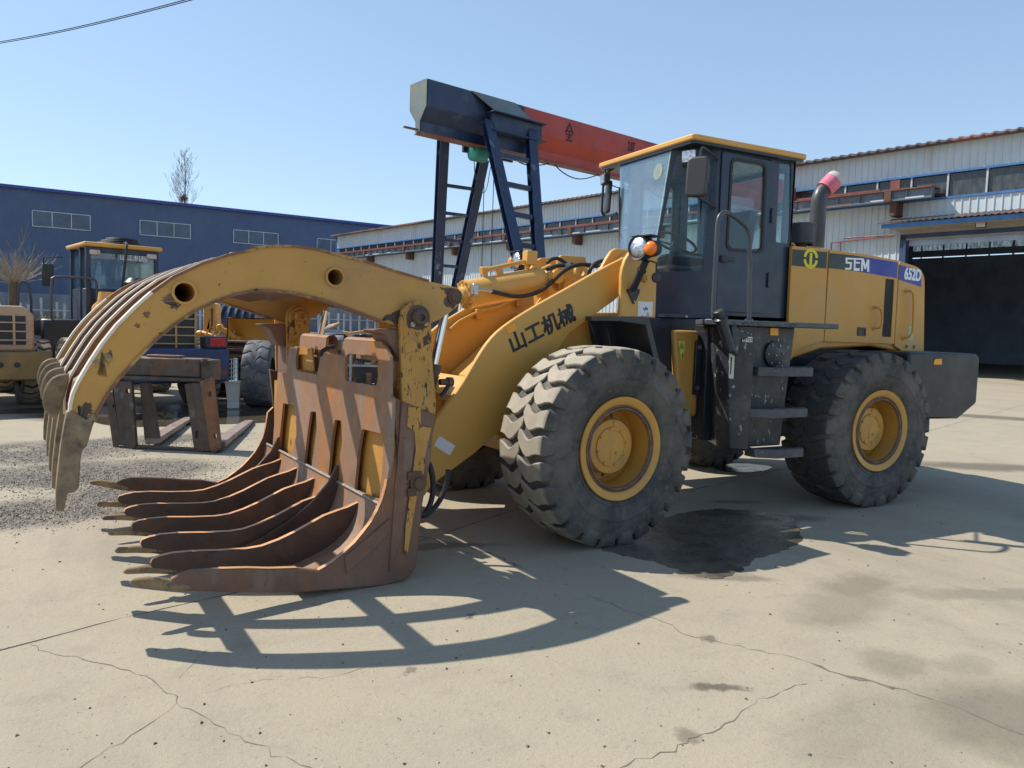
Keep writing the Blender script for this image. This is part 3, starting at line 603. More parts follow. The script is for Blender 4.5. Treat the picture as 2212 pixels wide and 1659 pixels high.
# rear clevis, lever plates
for yy in (-.10, .10):
    f = FY(yy); g = MB(); loop = f.poly(Z('C 1150,500 1165,460 1200,440 1245,442 1285,475 1480,500 1440,545 1310,605 1275,640 1185,600'))
    g.plate(f, loop, -.02, .02); g.build('lever_plate', mYel, LD, bevel=.005)
g = MB(); f = FY(-.14); p = f.px(Z('C 1303,575')[0]); g.cyl(f.pt(*p, .01), f.pt(*p, .04), .045, n=20); g.cyl(f.pt(*p, .04), f.pt(*p, .055), .022, n=8)
p = f.px(Z('C 1225,495')[0]); g.cyl(f.pt(*p, -.25), f.pt(*p, .03), .06, n=24); g.build('lever_pin', mYel, LD)
g = MB(); f = FY(.2); c = f.px(Z('C 1425,455')[0]); g.plate(f, circ(c[0], c[1], .075, 20), -.02, .02, [circ(c[0]-.005, c[1], .04, 16)]); g.build('lifting_eye', mYel, LD, bevel=.004)
f = FY(-.3); g = MB(); g.plate(f, f.poly(Z('C 1040,750 1095,665 1115,715 1180,700 1240,660 1280,680 1200,760')), -.01, .01); g.build('crossmember_bracket', mYel, LD, bevel=.004); g = MB(); g.plate(FY(0), FY(0).poly(Z('C 1090,560 1180,540 1190,640 1230,760 1110,760')), -.12, .12)
g.build('crossmember_bracket', mYel, LD, bevel=.004)
g = MB(); g.plate(FY(0), [(-2.95, 1.70), (-2.85, 1.76), (-2.70, 1.40), (-2.45, 1.2), (-2.5, .8), (-2.9, .5), (-3.05, .5), (-2.75, 1.0)], -.05, .05); g.build('bell_crank', mYel, LD, bevel=.01)

# ---- front headlights
def headlight(sg):
    f = FY(.88*-sg if False else -.88*sg); L0 = FW(-1.11, -.88*sg, 2.248)
    ax = (FW(-1, -.12*sg, -.02)).normalized()
    g = MB(); g.lathe(L0, -ax, [(-.012, .084), (-.018, .098), (0, .102), (.03, .100), (.10, .088), (.15, .06), (.17, .02), (.17, .001)], 32)
    h = g.build('headlight', mGrey, LD, smooth=40)
    g = MB(); g.lathe(L0, ax, [(.004, .086), (.018, .070), (.026, .040), (.029, .001)], 32); g.build('lens', mLens, h, smooth=60)
    g = MB(); A = FW(-1.10, -1.005*sg, 2.235)
    ax2 = FW(-1, -.35*sg, -.02).normalized(); g.lathe(A, ax2, [(-.05, .052), (.0, .058), (.018, .048), (.028, .028), (.031, .001)], 24); g.build('indicator_lens', mAmber, h, smooth=60)
    g = MB(); g.lathe(A, -ax2, [(-.002, .062), (.04, .066), (.09, .055), (.09, .001)], 24); g.plate(FZ(2.34), [(-1.13, -.80*sg), (-1.12, -1.02*sg), (-.98, -1.0*sg), (-.95, -.85*sg)], -.004, .004); g.build('indicator_housing', mGrey, h, smooth=40)
    g = MB(); B0 = FW(-1.045, -.90*sg, 2.15); B1 = FW(-1.02, -.735*sg, 1.92)
    g.tube([B0, B0+(B1-B0)*.5, B1], .030, 14); g.cyl(B0+(B1-B0)*.30, B0+(B1-B0)*.36, .040, n=14)
    t = FY(-.70*sg); a = t.px(Z('C 1850,655')[0]) if sg > 0 else None
    if sg > 0:
        g.plate(t, roundc(t.poly(Z('C 1790,598 1910,598 1852,728')), .02), .002, .014)
        g.tube([FW(-1.06, -.89, 2.14), FW(-1.0, -.9, 2.15), FW(-.93, -.9, 2.14), FW(-.925, -.9, 2.06)], .008, 6)
        g.lathe(FW(-.935, -.9, 2.02), FW(0, -1, 0), [(0, .002), (0, .042), (.02, .045), (.03, .03), (.03, .001)], 16)
    else: g.plate(FY(.70), [(-1.06, 1.98), (-.98, 1.98), (-1.02, 1.86)], -.014, -.002)
    g.build('light_bracket', mBlack, h, smooth=40)
    if sg > 0:
        g = MB()
        for s in ('C 1812,610', 'C 1895,612', 'C 1850,700'): p = t.px(Z(s)[0]); g.cyl(t.pt(*p, .012), t.pt(*p, .022), .010, n=6)
        g.build('bolt', mBolt, h)
headlight(1); headlight(-1)

# ---- front fenders
def fender(sg):
    g = MB(); prof = [(-1.50, 1.688), (-1.24, 1.692), (-1.21, 1.678), (-1.02, 1.18)]
    ys = [.60, 1.14]; rows = []
    for (x, z) in prof:
        rows.append([FW(x+(.10 if (x < -1.4 and yv < .9) else 0), -yv*sg, z) for yv in ys])
    low = [[p-Vector((0, 0, .012)) if i < 3 else p+FW(-.012, 0, 0) for p in r] for i, r in enumerate(rows)]
    g.grid(rows); g.grid([[p-Vector((0, 0, .014)) for p in r] for r in rows])
    f = FY(-1.14*sg); a, b = (-.012, .002)
    lip = [(-1.505, 1.690), (-1.24, 1.694), (-1.205, 1.680), (-1.01, 1.18), (-1.075, 1.18), (-1.245, 1.63), (-1.505, 1.655)]
    g.plate(f, lip, a*1, b)
    f2 = FX(-1.50); g.add([FW(-1.502, -1.142*sg, 1.69), FW(-1.402, -.60*sg, 1.69), FW(-1.402, -.60*sg, 1.655), FW(-1.502, -1.142*sg, 1.655)], [(0, 1, 2, 3)])
    f3 = FY(-.62*sg); g.plate(f3, [(-1.40, 1.685), (-1.24, 1.685), (-1.02, 1.18), (-1.12, .95), (-1.2, 1.2), (-1.3, 1.5)], -.008, .008)
    g.plate(f3, [(-1.30, 1.66), (-1.16, 1.66), (-1.05, 1.05), (-1.13, 1.05)], -.12, .12) if sg > 0 else None
    g.build('fender', mBlack, LD, smooth=20, bevel=.004)
fender(1); fender(-1)
for sg in (1, -1):
    g = MB(); g.plate(FY(-.58*sg), [(-1.22, 1.66), (-.40, 1.66), (-.42, 1.05), (-1.0, 1.05)], -.006, .006); g.build('inner_fender', mBlack, LD)

# ================================================================== CAB (rear frame)
CY0 = .66
def quad_strip(name, fr, outer, hole, t0, t1, mat, parent, bev=.004): g = MB(); g.plate(fr, outer, t0, t1, [hole] if hole else []); return g.build(name, mat, parent, bevel=bev, smooth=20)
X0, X1, X2, ZB, ZT = -.25, .06, 1.03, 1.72, 3.245; YF = .40
fs = RY(-CY0)
outer = [(X1, ZB), (X2, ZB), (X2, ZT), (X1, ZT)]
rearwin = roundc(fs.poly(Z('E 1597,285 1694,300 1683,955 1565,942')), .03)
doorh = roundc([(.10, 1.80), (.72, 1.80), (.72, 3.21), (.10, 3.21)], .02)
cabo = None
def side_wall(sg):
    fr = RY(-CY0*sg); g = MB()
    g.plate(fr, outer, -.04*sg, 0, [rearwin, doorh]); return g.build('cab_wall', mCab, LD, bevel=.004, smooth=20)
side_wall(1); side_wall(-1)
def door(sg):
    fr = RY(-(CY0+.004)*sg); a, b = (-.028, .012) if sg > 0 else (-.012, .028)
    ol = roundc([(.115, 1.785), (.725, 1.785), (.725, 3.20), (.095, 3.215)], .03)
    win = roundc([(.195, 2.345), (.645, 2.345), (.635, 3.165), (.20, 3.165)], .07, 5)
    g = MB(); g.plate(fr, ol, a, b, [win]); d = g.build('cab_door', mCab, LD, bevel=.005, smooth=20)
    g = MB(); g.plate(fr, roundc([(.19, 2.34), (.65, 2.34), (.64, 3.17), (.195, 3.17)], .07, 5), b-.002, b+.008, [roundc([(.215, 2.365), (.625, 2.365), (.615, 3.145), (.22, 3.145)], .055, 5)]); g.build('window_seal', mRubber, d)
    g = MB(); g.plate(fr, win, 0 if sg > 0 else -.004, .004 if sg > 0 else 0); g.build('door_glass', mGlass, d, smooth=0)
    if sg > 0:
        g = MB()
        for z in (2.70, 2.10): g.bx(fr, .72, .745, z-.07, z+.07, .0, .03)
        g.build('hinge', mBlack, d, bevel=.004)
        g = MB(); g.bx(fr, .125, .30, 2.245, 2.275, .012, .028); q = fr.px(Z('E 1175,1093')[0]); g.bx(fr, .13, .20, 2.23, 2.29, .012, .04); g.build('door_handle', mGrey, d, bevel=.004)
    return d
door(1); door(-1)
def plane_fr(p0, p1):
    """vertical frame through two ground-plan points; u from p0 to p1, n to the right-hand outer side"""
    a, b = Vector((*p0, 0)), Vector((*p1, 0)); u = (b-a).normalized(); return Fr(a, u, (0, 0, 1), (u.y, -u.x, 0)), (b-a).length
class CabFront:
    """front glazing of the cab: the lower end stands further forward. a = -1..1 across the windshield, 1..2 (or -1..-2) across the quarter panel"""
    def pt(s, a, z, t=0):
        k = (3.245-z)/1.525; x0 = X0-.085*k; yf = YF-.19*k; sg = 1 if a >= 0 else -1; b = abs(a)
        if b <= 1: return Vector((x0-t, -a*yf, z))
        q = b-1; return Vector((x0+(X1-x0)*q-t*.6, -sg*(yf+(CY0-yf)*q)-sg*t*.8, z))
CFR = CabFront()
for sg in (1, -1):
    win = roundc([(sg*1.02, 2.14), (sg*1.84, 2.14), (sg*1.86, 3.10), (sg*1.12, 3.18)], .04)
    g = MB(); g.plate(CFR, [(sg*1.0, ZB), (sg*2, ZB), (sg*2, ZT), (sg*1.0, ZT)], -.03, 0, [win]); g.build('cab_wall', mCab, LD, bevel=.003, smooth=20)
    g = MB(); g.plate(CFR, win, -.012, -.008); g.build('quarter_glass', mGlass, LD, smooth=0)
    g = MB(); g.plate(RY(-(CY0-.01)*sg), rearwin, -.002, .002); g.build('rear_side_glass', mGlass, LD, smooth=0)
g = MB(); g.plate(CFR, [(-1, ZB), (1, ZB), (1, 2.08), (-1, 2.08)], -.03, 0); g.plate(CFR, [(-1, 3.19), (1, 3.19), (1, ZT), (-1, ZT)], -.03, 0); g.plate(CFR, [(-1, 2.08), (-.93, 2.08), (-.93, 3.19), (-1, 3.19)], -.03, 0); g.build('cab_wall', mCab, LD, smooth=20)
g = MB(); g.plate(CFR, [(-1, 2.04), (1.0, 2.04), (1.0, 3.225), (-1, 3.225)], .004, .010); g.build('windshield', mGlassW, LD, smooth=0)
g = MB(); g.plate(CFR, [(.985, 2.04), (1.0, 2.04), (1.0, 3.225), (.985, 3.225)], .0105, .012); g.build('glass_edge', M('pale_green_glass_edge', (.45, .60, .48), .3), LD, smooth=0)
c_ = (.62, 3.06); g = MB(); g.plate(CFR, [(c_[0]+.17*math.cos(R_(18*k)), c_[1]+.075*math.sin(R_(18*k))) for k in range(20)], .011, .012); g.build('round_sticker', mat_glass('clear_sticker', tint=(.9, .95, .9), dust=.45, dustc=(.5, .56, .45), refl=.0), LD, smooth=0)
fr = RX(X2); win = roundc([(-.55, 2.45), (.55, 2.45), (.55, 3.15), (-.55, 3.15)], .04)
g = MB(); g.plate(fr, [(-CY0, ZB), (CY0, ZB), (CY0, ZT), (-CY0, ZT)], 0, .03, [win]); g.build('cab_wall', mCab, LD, bevel=.004, smooth=20)
g = MB(); g.plate(fr, win, .012, .016); g.build('rear_glass', mGlass, LD, smooth=0)
g = MB(); g.plate(RZ(0), [(X0, -YF), (X1, -CY0), (X2, -CY0), (X2, CY0), (X1, CY0), (X0, YF)], ZB, ZB+.03); g.plate(RZ(0), [(X0+.02, -YF+.03), (X1, -CY0+.05), (X2-.04, -CY0+.05), (X2-.04, CY0-.05), (X1, CY0-.05), (X0+.02, YF-.03)], ZT-.06, ZT-.01); g.build('cab_floor', mCab, LD)
g = MB(); g.plate(RZ(0), roundc([(-.30, -.74), (1.10, -.74), (1.10, .74), (-.30, .74)], .05), 3.25, 3.302); rf = g.build('cab_roof', mYel, LD, bevel=.012, seg=2)
g = MB(); g.plate(RZ(0), roundc([(-.285, -.725), (1.085, -.725), (1.085, .725), (-.285, .725)], .05), 3.225, 3.255); g.build('roof_gutter', mBlack, rf)
# door sill strip and small bolts of the lower wall
g = MB(); fr, Lq = plane_fr((X0, -YF), (X1, -CY0)); c = fr.px(Z('E 838,1548')[0]); g.cyl(fr.pt(*c), fr.pt(*c, .012), .012, n=8); g.build('bolt', mBolt, LD)
# interior
g = MB(); g.plate(RY(0), roundc([(.48, 2.12), (.90, 2.12), (.95, 2.25), (.50, 2.27)], .04), -.24, .24); g.plate(RY(0), roundc([(.78, 2.22), (.92, 2.20), (1.0, 2.80), (.90, 2.84)], .04), -.23, .23); g.box((.70, 0, 1.93), (.3, .3, .40)); st = g.build('seat', mSeat, LD, bevel=.03, seg=2)
sf = RX(.79); glyphs('seat_lettering', 'SEM', Fr((.778, 0, 0), (0, 1, 0), (.14, 0, .99), (-.99, 0, .14)), (-.09, 2.68), (.07, 2.68), .05, mLetWhite, st, off=.02, th=.006)
sf2 = RY(-.232)
g = MB(); g.tube([(.10, .12, 1.75), (.12, 0, 2.3), (.15, 0, 2.42)], .035, 10); g.build('steering_column', mBlack, LD)
g = MB(); c = Vector((.16, -.0, 2.46)); axn = Vector((.45, 0, 1)).normalized(); ex = Vector((0, 1, 0)); ey = axn.cross(ex)
g.tube([c+(ex*math.cos(t*math.pi/14)+ey*math.sin(t*math.pi/14))*.21 for t in range(28)], .014, 8, closed=True)
for t in (.5, 2.6, 4.7): g.cyl(c-axn*.03, c+(ex*math.cos(t)+ey*math.sin(t))*.205, .012, n=6)
g.cyl(c-axn*.05, c+axn*.0, .04, n=12); g.build('steering_wheel', mBlack, LD)
g = MB(); g.box((-.02, 0, 2.0), (.34, .66, .42)); g.box((.62, .45, 2.1), (.5, .22, .6)); g.build('dashboard', mSeat, LD, bevel=.03)
g = MB(); g.tube([FWp for FWp in [Vector((-.285, .10, 2.2)), Vector((-.29, .30, 2.55)), Vector((-.285, .33, 2.9))]], .008, 6); g.tube([Vector((-.295, .29, 2.32)), Vector((-.292, .345, 3.0))], .010, 6); g.build('wiper', mGrey, LD)
# mirrors
def mirror(sg, s_frame, s_head, yv, rollw=.085):
    g = MB()
    if sg > 0:
        fr = RY(yv); P0 = [fr.pt(*fr.px(q)) for q in Z('E 1115,212 975,165 955,180 940,380 925,480 922,560 950,585 1090,622')]
        P0[0] = Vector((.05, -.67, P0[0].z)); P0[-1] = Vector((.05, -.67, P0[-1].z)); g.tube(smoothp([tuple(p) for p in P0], 1), .012, 8)
    else:
        fr = RY(yv); P0 = [fr.pt(*fr.px(q)) for q in Z('E 270,360 180,385 160,440 145,640 145,700 175,735 280,745')]
        P0[0] = Vector((-.24, .45, P0[0].z)); P0[-1] = Vector((-.24, .45, P0[-1].z)); g.tube(smoothp([tuple(p) for p in P0], 1), .013, 8)
    a = g.build('mirror_arm', mBlack, LD)
    g = MB()
    if sg > 0:
        f = Fr(fr.pt(*fr.px(Z('E 925,408')[0])), (.55, -.83, 0), (.02, -.03, 1), (-.83, -.55, 0)); g.plate(f, roundc([(-.092, -.168), (.092, -.168), (.092, .168), (-.092, .168)], .05, 4), -.03, .03)
    else:
        f = Fr(fr.pt(*fr.px(Z('E 195,575')[0])), (.35, .94, 0), (.05, 0, 1), (-.94, .35, 0)); g.plate(f, roundc([(-.085, -.17), (.085, -.17), (.085, .17), (-.085, .17)], .05, 4), -.02, .02)
    g.build('mirror_head', mMirror, a, bevel=.018, seg=3, smooth=50)
mirror(1, None, None, -.86); mirror(-1, None, None, .72)
# cab work lights
def worklight(p, ax, wd=.13, h=.11, name='work_light'):
    ax = Vector(ax).normalized(); u = Vector((0, 0, 1)).cross(ax).normalized(); f = Fr(p, u, ax.cross(u), ax)
    g = MB(); g.plate(f, roundc([(-wd/2, -h/2), (wd/2, -h/2), (wd/2, h/2), (-wd/2, h/2)], .02), -.06, 0); g.cyl(f.pt(0, h/2, -.03), f.pt(0, h/2+.05, -.03), .01, n=6); o = g.build(name, mGrey, LD, bevel=.006)
    g = MB(); g.plate(f, roundc([(-wd/2+.012, -h/2+.012), (wd/2-.012, -h/2+.012), (wd/2-.012, h/2-.012), (-wd/2+.012, h/2-.012)], .012), 0, .008); g.build('lens', mLens, o, smooth=0)
worklight((-.22, -.60, 3.14), (-1, -.45, -.1), .15, .12); worklight((-.285, .66, 3.13), (-1, .25, -.05))

# ================================================================== DECK, TANK, STEPS
g = MB(); g.plate(RZ(0), [(-.14, -.70), (-.43, -1.15), (-.36, -1.27), (1.02, -1.27), (1.02, -1.12), (.70, -1.02), (.70, -.70)], 1.655, 1.70); dk = g.build('deck', mDeck, LD, bevel=.006)
g = MB(); g.plate(RZ(0), [(-.50, .70), (-.50, 1.25), (.95, 1.25), (.95, .70)], 1.655, 1.70); g.build('deck', mDeck, LD, bevel=.006)
g = MB(); rr = random.Random(3)
for i in range(26): x = rr.uniform(-.35, .1) if i < 16 else rr.uniform(.2, .5); g.box((x, -1.272, rr.uniform(1.664, 1.69)), (.03, .004, .006), Matrix.Rotation(rr.choice((.6, -.6)), 3, 'Y'))
g.build('tread_pattern', mDeck, dk, smooth=0)
fr = RY(-1.2); P0 = [fr.pt(*fr.px(q)) for q in Z('E 1053,1560 1060,1380 1078,1000 1090,790 1105,720 1150,693 1200,712 1318,800 1345,850 1350,1000 1355,1100 1352,1300 1347,1565')]
g = MB(); g.tube([P0[0]]+[Vector(p) for p in smoothp([tuple(p) for p in P0[1:-1]], 1)]+[P0[-1]], .019, 12); c = P0[-1]; g.cyl((c.x, c.y, 1.70), (c.x, c.y, 1.715), .035, n=14); g.build('handrail', M('handrail_grey_paint', (.055, .062, .075), .35, var=.15, layers=[((.12, .12, .12), 9, .6, .7)]), LD)
# tank block below the deck
def prism(name, plan_top, plan_bot, z0, z1, mat, parent=LD, bev=.01, seg=2):
    n = len(plan_top); g = MB(); vs = [(x, y, z1) for x, y in plan_top]+[(x, y, z0) for x, y in plan_bot]
    fs_ = [tuple(range(n)), tuple(range(2*n-1, n-1, -1))]+[(i, (i+1) % n, (i+1) % n+n, i+n) for i in range(n)]
    g.add(vs, fs_); return g.build(name, mat, parent, bevel=bev, seg=seg, smooth=30)
tk = prism('fuel_tank', [(.0, -.72), (-.17, -.96), (-.17, -1.13), (-.09, -1.205), (.05, -1.235), (.06, -1.10), (.66, -1.10), (.66, -.70)], [(.06, -.72), (-.08, -.98), (-.08, -1.13), (-.01, -1.205), (.05, -1.235), (.06, -1.10), (.56, -1.10), (.56, -.70)], .60, 1.655, mTank)
f = RY(-1.102)
g = MB(); c = f.px(Z('G 1055,578')[0]); g.lathe(f.pt(*c), f.n, [(0, .115), (.022, .115), (.026, .108), (.026, .001)], 28); cv = g.build('access_cover', mTank, LD, smooth=30)
g = MB()
for k in range(6): t = math.pi/3*k; p = (c[0]+.088*math.cos(t), c[1]+.088*math.sin(t)); g.cyl(f.pt(*p, .026), f.pt(*p, .034), .008, n=6)
g.cyl(f.pt(c[0], c[1]-.01, .026), f.pt(c[0], c[1]-.01, .036), .009, n=6); g.build('bolt', mBolt, cv)
g = MB(); g.plate(f, f.poly(Z('G 1025,338 1100,340 1098,405 1024,403')), .001, .004); g.build('reflector_sticker', mOrangeSt, LD, smooth=0)
f = RY(-1.235); g = MB(); g.plate(Fr((0, -1.216, 0), (1, -.19, 0), (0, 0, 1), (-.19, -1, 0)), Fr((0, -1.216, 0), (1, -.19, 0), (0, 0, 1), (-.19, -1, 0)).poly(Z('G 755,416 848,419 846,467 752,464')), .016, .019); lb = g.build('pictogram_label', mWhiteSt, LD, smooth=0)
fl = Fr((0, -1.216, 0), (1, -.19, 0), (0, 0, 1), (-.19, -1, 0)); c = fl.px(Z('G 775,441')[0]); c2 = fl.px(Z('G 822,441')[0]); g = MB()
g.plate(fl, [(c[0]-.014, c[1]-.018), (c[0]+.014, c[1]-.018), (c[0]+.014, c[1]+.018), (c[0]-.014, c[1]+.018)], .0195, .021, [[(c[0]-.009, c[1]-.013), (c[0]+.009, c[1]-.013), (c[0]+.009, c[1]+.013), (c[0]-.009, c[1]+.013)]])
g.plate(fl, circ(c[0], c[1], .005, 10), .0195, .021)
g.plate(fl, [(c2[0]-.022, c2[1]-.012), (c2[0], c2[1]-.016), (c2[0]+.022, c2[1]-.012), (c2[0]+.022, c2[1]+.014), (c2[0], c2[1]+.010), (c2[0]-.022, c2[1]+.014)], .0195, .021, [[(c2[0]-.016, c2[1]-.008), (c2[0]-.003, c2[1]-.011), (c2[0]-.003, c2[1]+.006), (c2[0]-.016, c2[1]+.009)], [(c2[0]+.003, c2[1]-.011), (c2[0]+.016, c2[1]-.008), (c2[0]+.016, c2[1]+.009), (c2[0]+.003, c2[1]+.006)]])
g.build('label_print', mInk, lb, smooth=0)
# steps
for z, x0, x1 in ((1.31, .12, .66), (.955, .04, .62), (.605, .13, .60)):
    g = MB(); g.plate(RZ(0), [(x0, -1.10), (x0, -1.22), (x0+.16, -1.33), (x1, -1.33), (x1, -1.29), (x0+.17, -1.29), (x0+.04, -1.20), (x0+.04, -1.10)], z-.075, z)
    g.plate(RZ(0), [(x0+.02, -1.10), (x0+.02, -1.21), (x0+.17, -1.31), (x1-.02, -1.31), (x1-.02, -1.10)], z-.03, z-.012)
    k = x0+.18
    while k < x1-.02: g.box((k, -1.315, z+.004), (.012, .028, .014)); k += .024
    g.build('step', mDeck, LD, bevel=.003)
# filler neck
f = RY(-1.27); A = f.pt(*f.px(Z('G 560,235')[0])); B = f.pt(*f.px(Z('G 655,540')[0])); d = (B-A).normalized()
g = MB(); g.lathe(A, d, [(0, .001), (0, .042), (.012, .058), (.02, .058), (.022, .046), ((B-A).length, .044), ((B-A).length+.01, .03)], 24); fn = g.build('filler_neck', mBlack, LD)
g = MB(); g.lathe(A, -d, [(-.01, .036), (.03, .038), (.032, .044), (.055, .043), (.06, .036), (.06, .001)], 24); g.build('filler_cap', mGrey, fn)
g = MB(); g.plate(fl, fl.poly(Z('G 620,285 650,268 690,330 740,350 790,430 720,440 690,600 640,560')), -.03, .06); g.build('filler_bracket', mTank, LD, bevel=.01)
fg = Fr((-.12, -1.155, 0), (.10, -.10, 0), (0, 0, 1), (-.10, -.10, 0))
g = MB(); g.plate(fg, roundc(fg.poly(Z('G 646,562 695,564 684,807 640,803')), .008), .02, .045, [fg.poly(Z('G 658,605 672,606 662,765 652,764'))]); g.build('level_gauge', M('pale_plastic', (.62, .62, .56), .5), LD, bevel=.003)
# dark shield ahead of the tank, yellow frame piece and warning sticker
prism('side_guard', [(-.06, -.60), (-.06, -.77), (.03, -.80), (.1, -.60)], [(-.06, -.60), (-.06, -.77), (.03, -.80), (.1, -.60)], .62, 1.655, mBlack)
g = MB(); g.plate(RZ(0), [(-.62, -.42), (X1, -CY0+.01), (X2, -CY0+.01), (X2, CY0-.01), (X1, CY0-.01), (-.62, .42)] if False else [(X0-.085, -.21), (X1, -CY0), (X2, -CY0+.015), (X2, CY0-.015), (X1, CY0), (X0-.085, .21)], 1.60, ZB-.002); g.build('cab_base', mCab, LD, bevel=.01)
f = RY(-.68); loop = f.poly(Z('G 128,352 370,362 345,1160 180,1170 150,900')); g = MB(); g.plate(f, loop, -.07, 0); g.build('frame_box', mYelHood, LD, bevel=.03, seg=3, smooth=45)
f = RY(-.685); g = MB(); g.plate(f, f.poly(Z('G 318,455 372,455 350,955 293,955')), 0, .03); g.build('hinge_strip', mBlack, LD, bevel=.006)
g = MB()
for s in ('G 342,512', 'G 323,893'): p = f.px(Z(s)[0]); g.cyl(f.pt(*p, .03), f.pt(*p, .042), .022, n=16); g.cyl(f.pt(*p, .04), f.pt(*p, .052), .011, n=6)
g.build('bolt', mBolt, LD)
g = MB(); g.plate(f, f.poly(Z('G 162,455 228,457 216,626 190,626')), 0, .003); ws = g.build('warning_sticker', mGreenSt, LD, smooth=0)
c = f.px(Z('G 195,503')[0]); g = MB(); k_ = .026
g.plate(f, [(c[0]-k_, c[1]-k_*.8), (c[0]+k_, c[1]-k_*.8), (c[0], c[1]+k_)], .0035, .005, [[(c[0]-k_*.66, c[1]-k_*.58), (c[0]+k_*.66, c[1]-k_*.58), (c[0], c[1]+k_*.62)]])
g.plate(f, circ(c[0], c[1]-.005, .006, 8), .0035, .005); c = f.px(Z('G 207,590')[0]); g.plate(f, circ(c[0], c[1]+.016, .006, 10), .0035, .005); g.plate(f, [(c[0]-.005, c[1]-.03), (c[0]+.005, c[1]-.03), (c[0]+.007, c[1]+.01), (c[0]-.007, c[1]+.01)], .0035, .005)
g.plate(f, [(c[0]-.028, c[1]-.002), (c[0]-.012, c[1]-.002), (c[0]-.012, c[1]+.003), (c[0]-.028, c[1]+.003)], .0035, .005); g.build('sticker_print', mInk, ws, smooth=0)

# ================================================================== HOOD
HY = .70; f = RY(-HY)
body = f.poly(Z('H 162,100 358,118 560,143 740,180 836,210 862,232 872,265 870,668 740,668 600,640 330,655 150,715 138,500'))
body = [(max(x, 1.035) if i in (0, 12, 13, 11) else x, z) for i, (x, z) in enumerate(body)]
g = MB(); g.plate(RY(0), body, -HY+.015, HY-.015); hd = g.build('engine_hood', mYelHood, LD, bevel=.02, seg=2, smooth=45)
def panel(name, s, holes=(), r=.012, parent=LD, th=.012, mat=None):
    g = MB(); g.plate(f, roundc(f.poly(Z(s)), r), -.02, th, [h for h in holes]); return g.build(name, mat or mYelHood, parent, bevel=.006, seg=2, smooth=45)
vent = roundc(f.poly(Z('H 668,272 717,279 698,591 648,589')), .015)
panel('hood_panel', 'H 160,95 356,112 331,612 200,650 150,718 140,500')
dr = panel('hood_door', 'H 364,115 560,140 741,176 714,628 335,614', [vent])
panel('hood_panel', 'H 747,178 836,206 862,225 878,258 882,300 877,668 762,670 717,640')
g = MB(); g.plate(RY(-HY+.010), vent, 0, .004); g.build('vent_backing', mBlack, dr, smooth=0)
g = MB(); xs = [p[0] for p in vent]; zs = [p[1] for p in vent]; x0, x1, z0, z1 = min(xs), max(xs), min(zs), max(zs); k = z0
while k < z1:
    g.bx(f, x0+.01, x1-.01, k, k+.004, -.004, 0); k += .014
k = x0
while k < x1: g.bx(f, k, k+.003, z0+.01, z1-.01, .0005, .004); k += .016
g.build('vent_mesh', M('mesh_grey', (.06, .06, .06), .5, var=.5, vs=8), dr, smooth=0)
fo = RY(-HY-.012)
def decal(name, s, mat, parent=LD, h=.002, holes=()): g = MB(); g.plate(fo, fo.poly(Z(s)), .0005, h, holes); return g.build(name, mat, parent, smooth=0)
decal('stripe', 'H 166,112 355,128 351,218 162,201', mStripeD)
decal('stripe', 'H 367,133 500,146 500,230 362,215', mStripeD)
decal('stripe', 'H 748,197 866,229 866,317 744,277', mStripeB)
mg = M('green_to_blue_stripe', (.02, .03, .03), .4, var=.05); t = mg.node_tree; cr = t.nodes.new('ShaderNodeValToRGB'); tc = t.nodes.new('ShaderNodeTexCoord'); sx = t.nodes.new('ShaderNodeSeparateXYZ'); mr = t.nodes.new('ShaderNodeMapRange')
a = fo.px(Z('H 500,190')[0])[0]; b = fo.px(Z('H 590,190')[0])[0]; mr.inputs[1].default_value = a; mr.inputs[2].default_value = b; t.links.new(tc.outputs['Object'], sx.inputs[0]); t.links.new(sx.outputs['X'], mr.inputs[0]); t.links.new(mr.outputs[0], cr.inputs[0])
cr.color_ramp.elements[0].color = (.020, .032, .028, 1); cr.color_ramp.elements[1].color = (.022, .038, .30, 1); t.links.new(cr.outputs[0], t.nodes['Principled BSDF'].inputs['Base Color'])
decal('stripe', 'H 500,146 740,184 735,270 500,230', mg)
# SEM strokes, measured on the door
def strokes(name, loops, mat, h0=.0022, h1=.004): 
    g = MB()
    for s in loops: g.plate(fo, fo.poly(Z(s)), h0, h1)
    return g.build(name, mat, LD, smooth=0)
strokes('hood_lettering', ['e 447,662 514,666 512,684 466,682 465,704 510,707 506,772 498,783 442,781 443,763 489,765 491,724 449,722',
    'e 514,666 606,670 605,686 547,684 546,704 590,707 588,723 545,720 543,765 586,768 584,796 526,791 530,682 513,681',
    'e 606,670 628,672 643,738 662,680 682,686 679,805 659,802 661,736 648,778 634,776 622,730 617,798 598,795 604,690'], mLetWhite)
q = fo.poly(Z('H 776,278 860,285'))
glyphs('hood_lettering', '652D', fo, fo.px(Z('H 774,274')[0]), fo.px(Z('H 860,286')[0]), .118, mLetWhite, LD, off=.030, th=.0045)
c = fo.px(Z('H 265,164')[0]); R0, R1 = .098, .066
def arcp(a0, a1, r0, r1, n=20): return [(c[0]+r0*math.cos(R_(a0+(a1-a0)*k/n)), c[1]+r0*math.sin(R_(a0+(a1-a0)*k/n))) for k in range(n+1)]+[(c[0]+r1*math.cos(R_(a1-(a1-a0)*k/n)), c[1]+r1*math.sin(R_(a1-(a1-a0)*k/n))) for k in range(n+1)]
g = MB(); g.plate(fo, arcp(8, 172, R0, R1), .0022, .004); g.plate(fo, arcp(188, 258, R0, R1), .0022, .004); g.plate(fo, arcp(282, 352, R0, R1), .0022, .004)
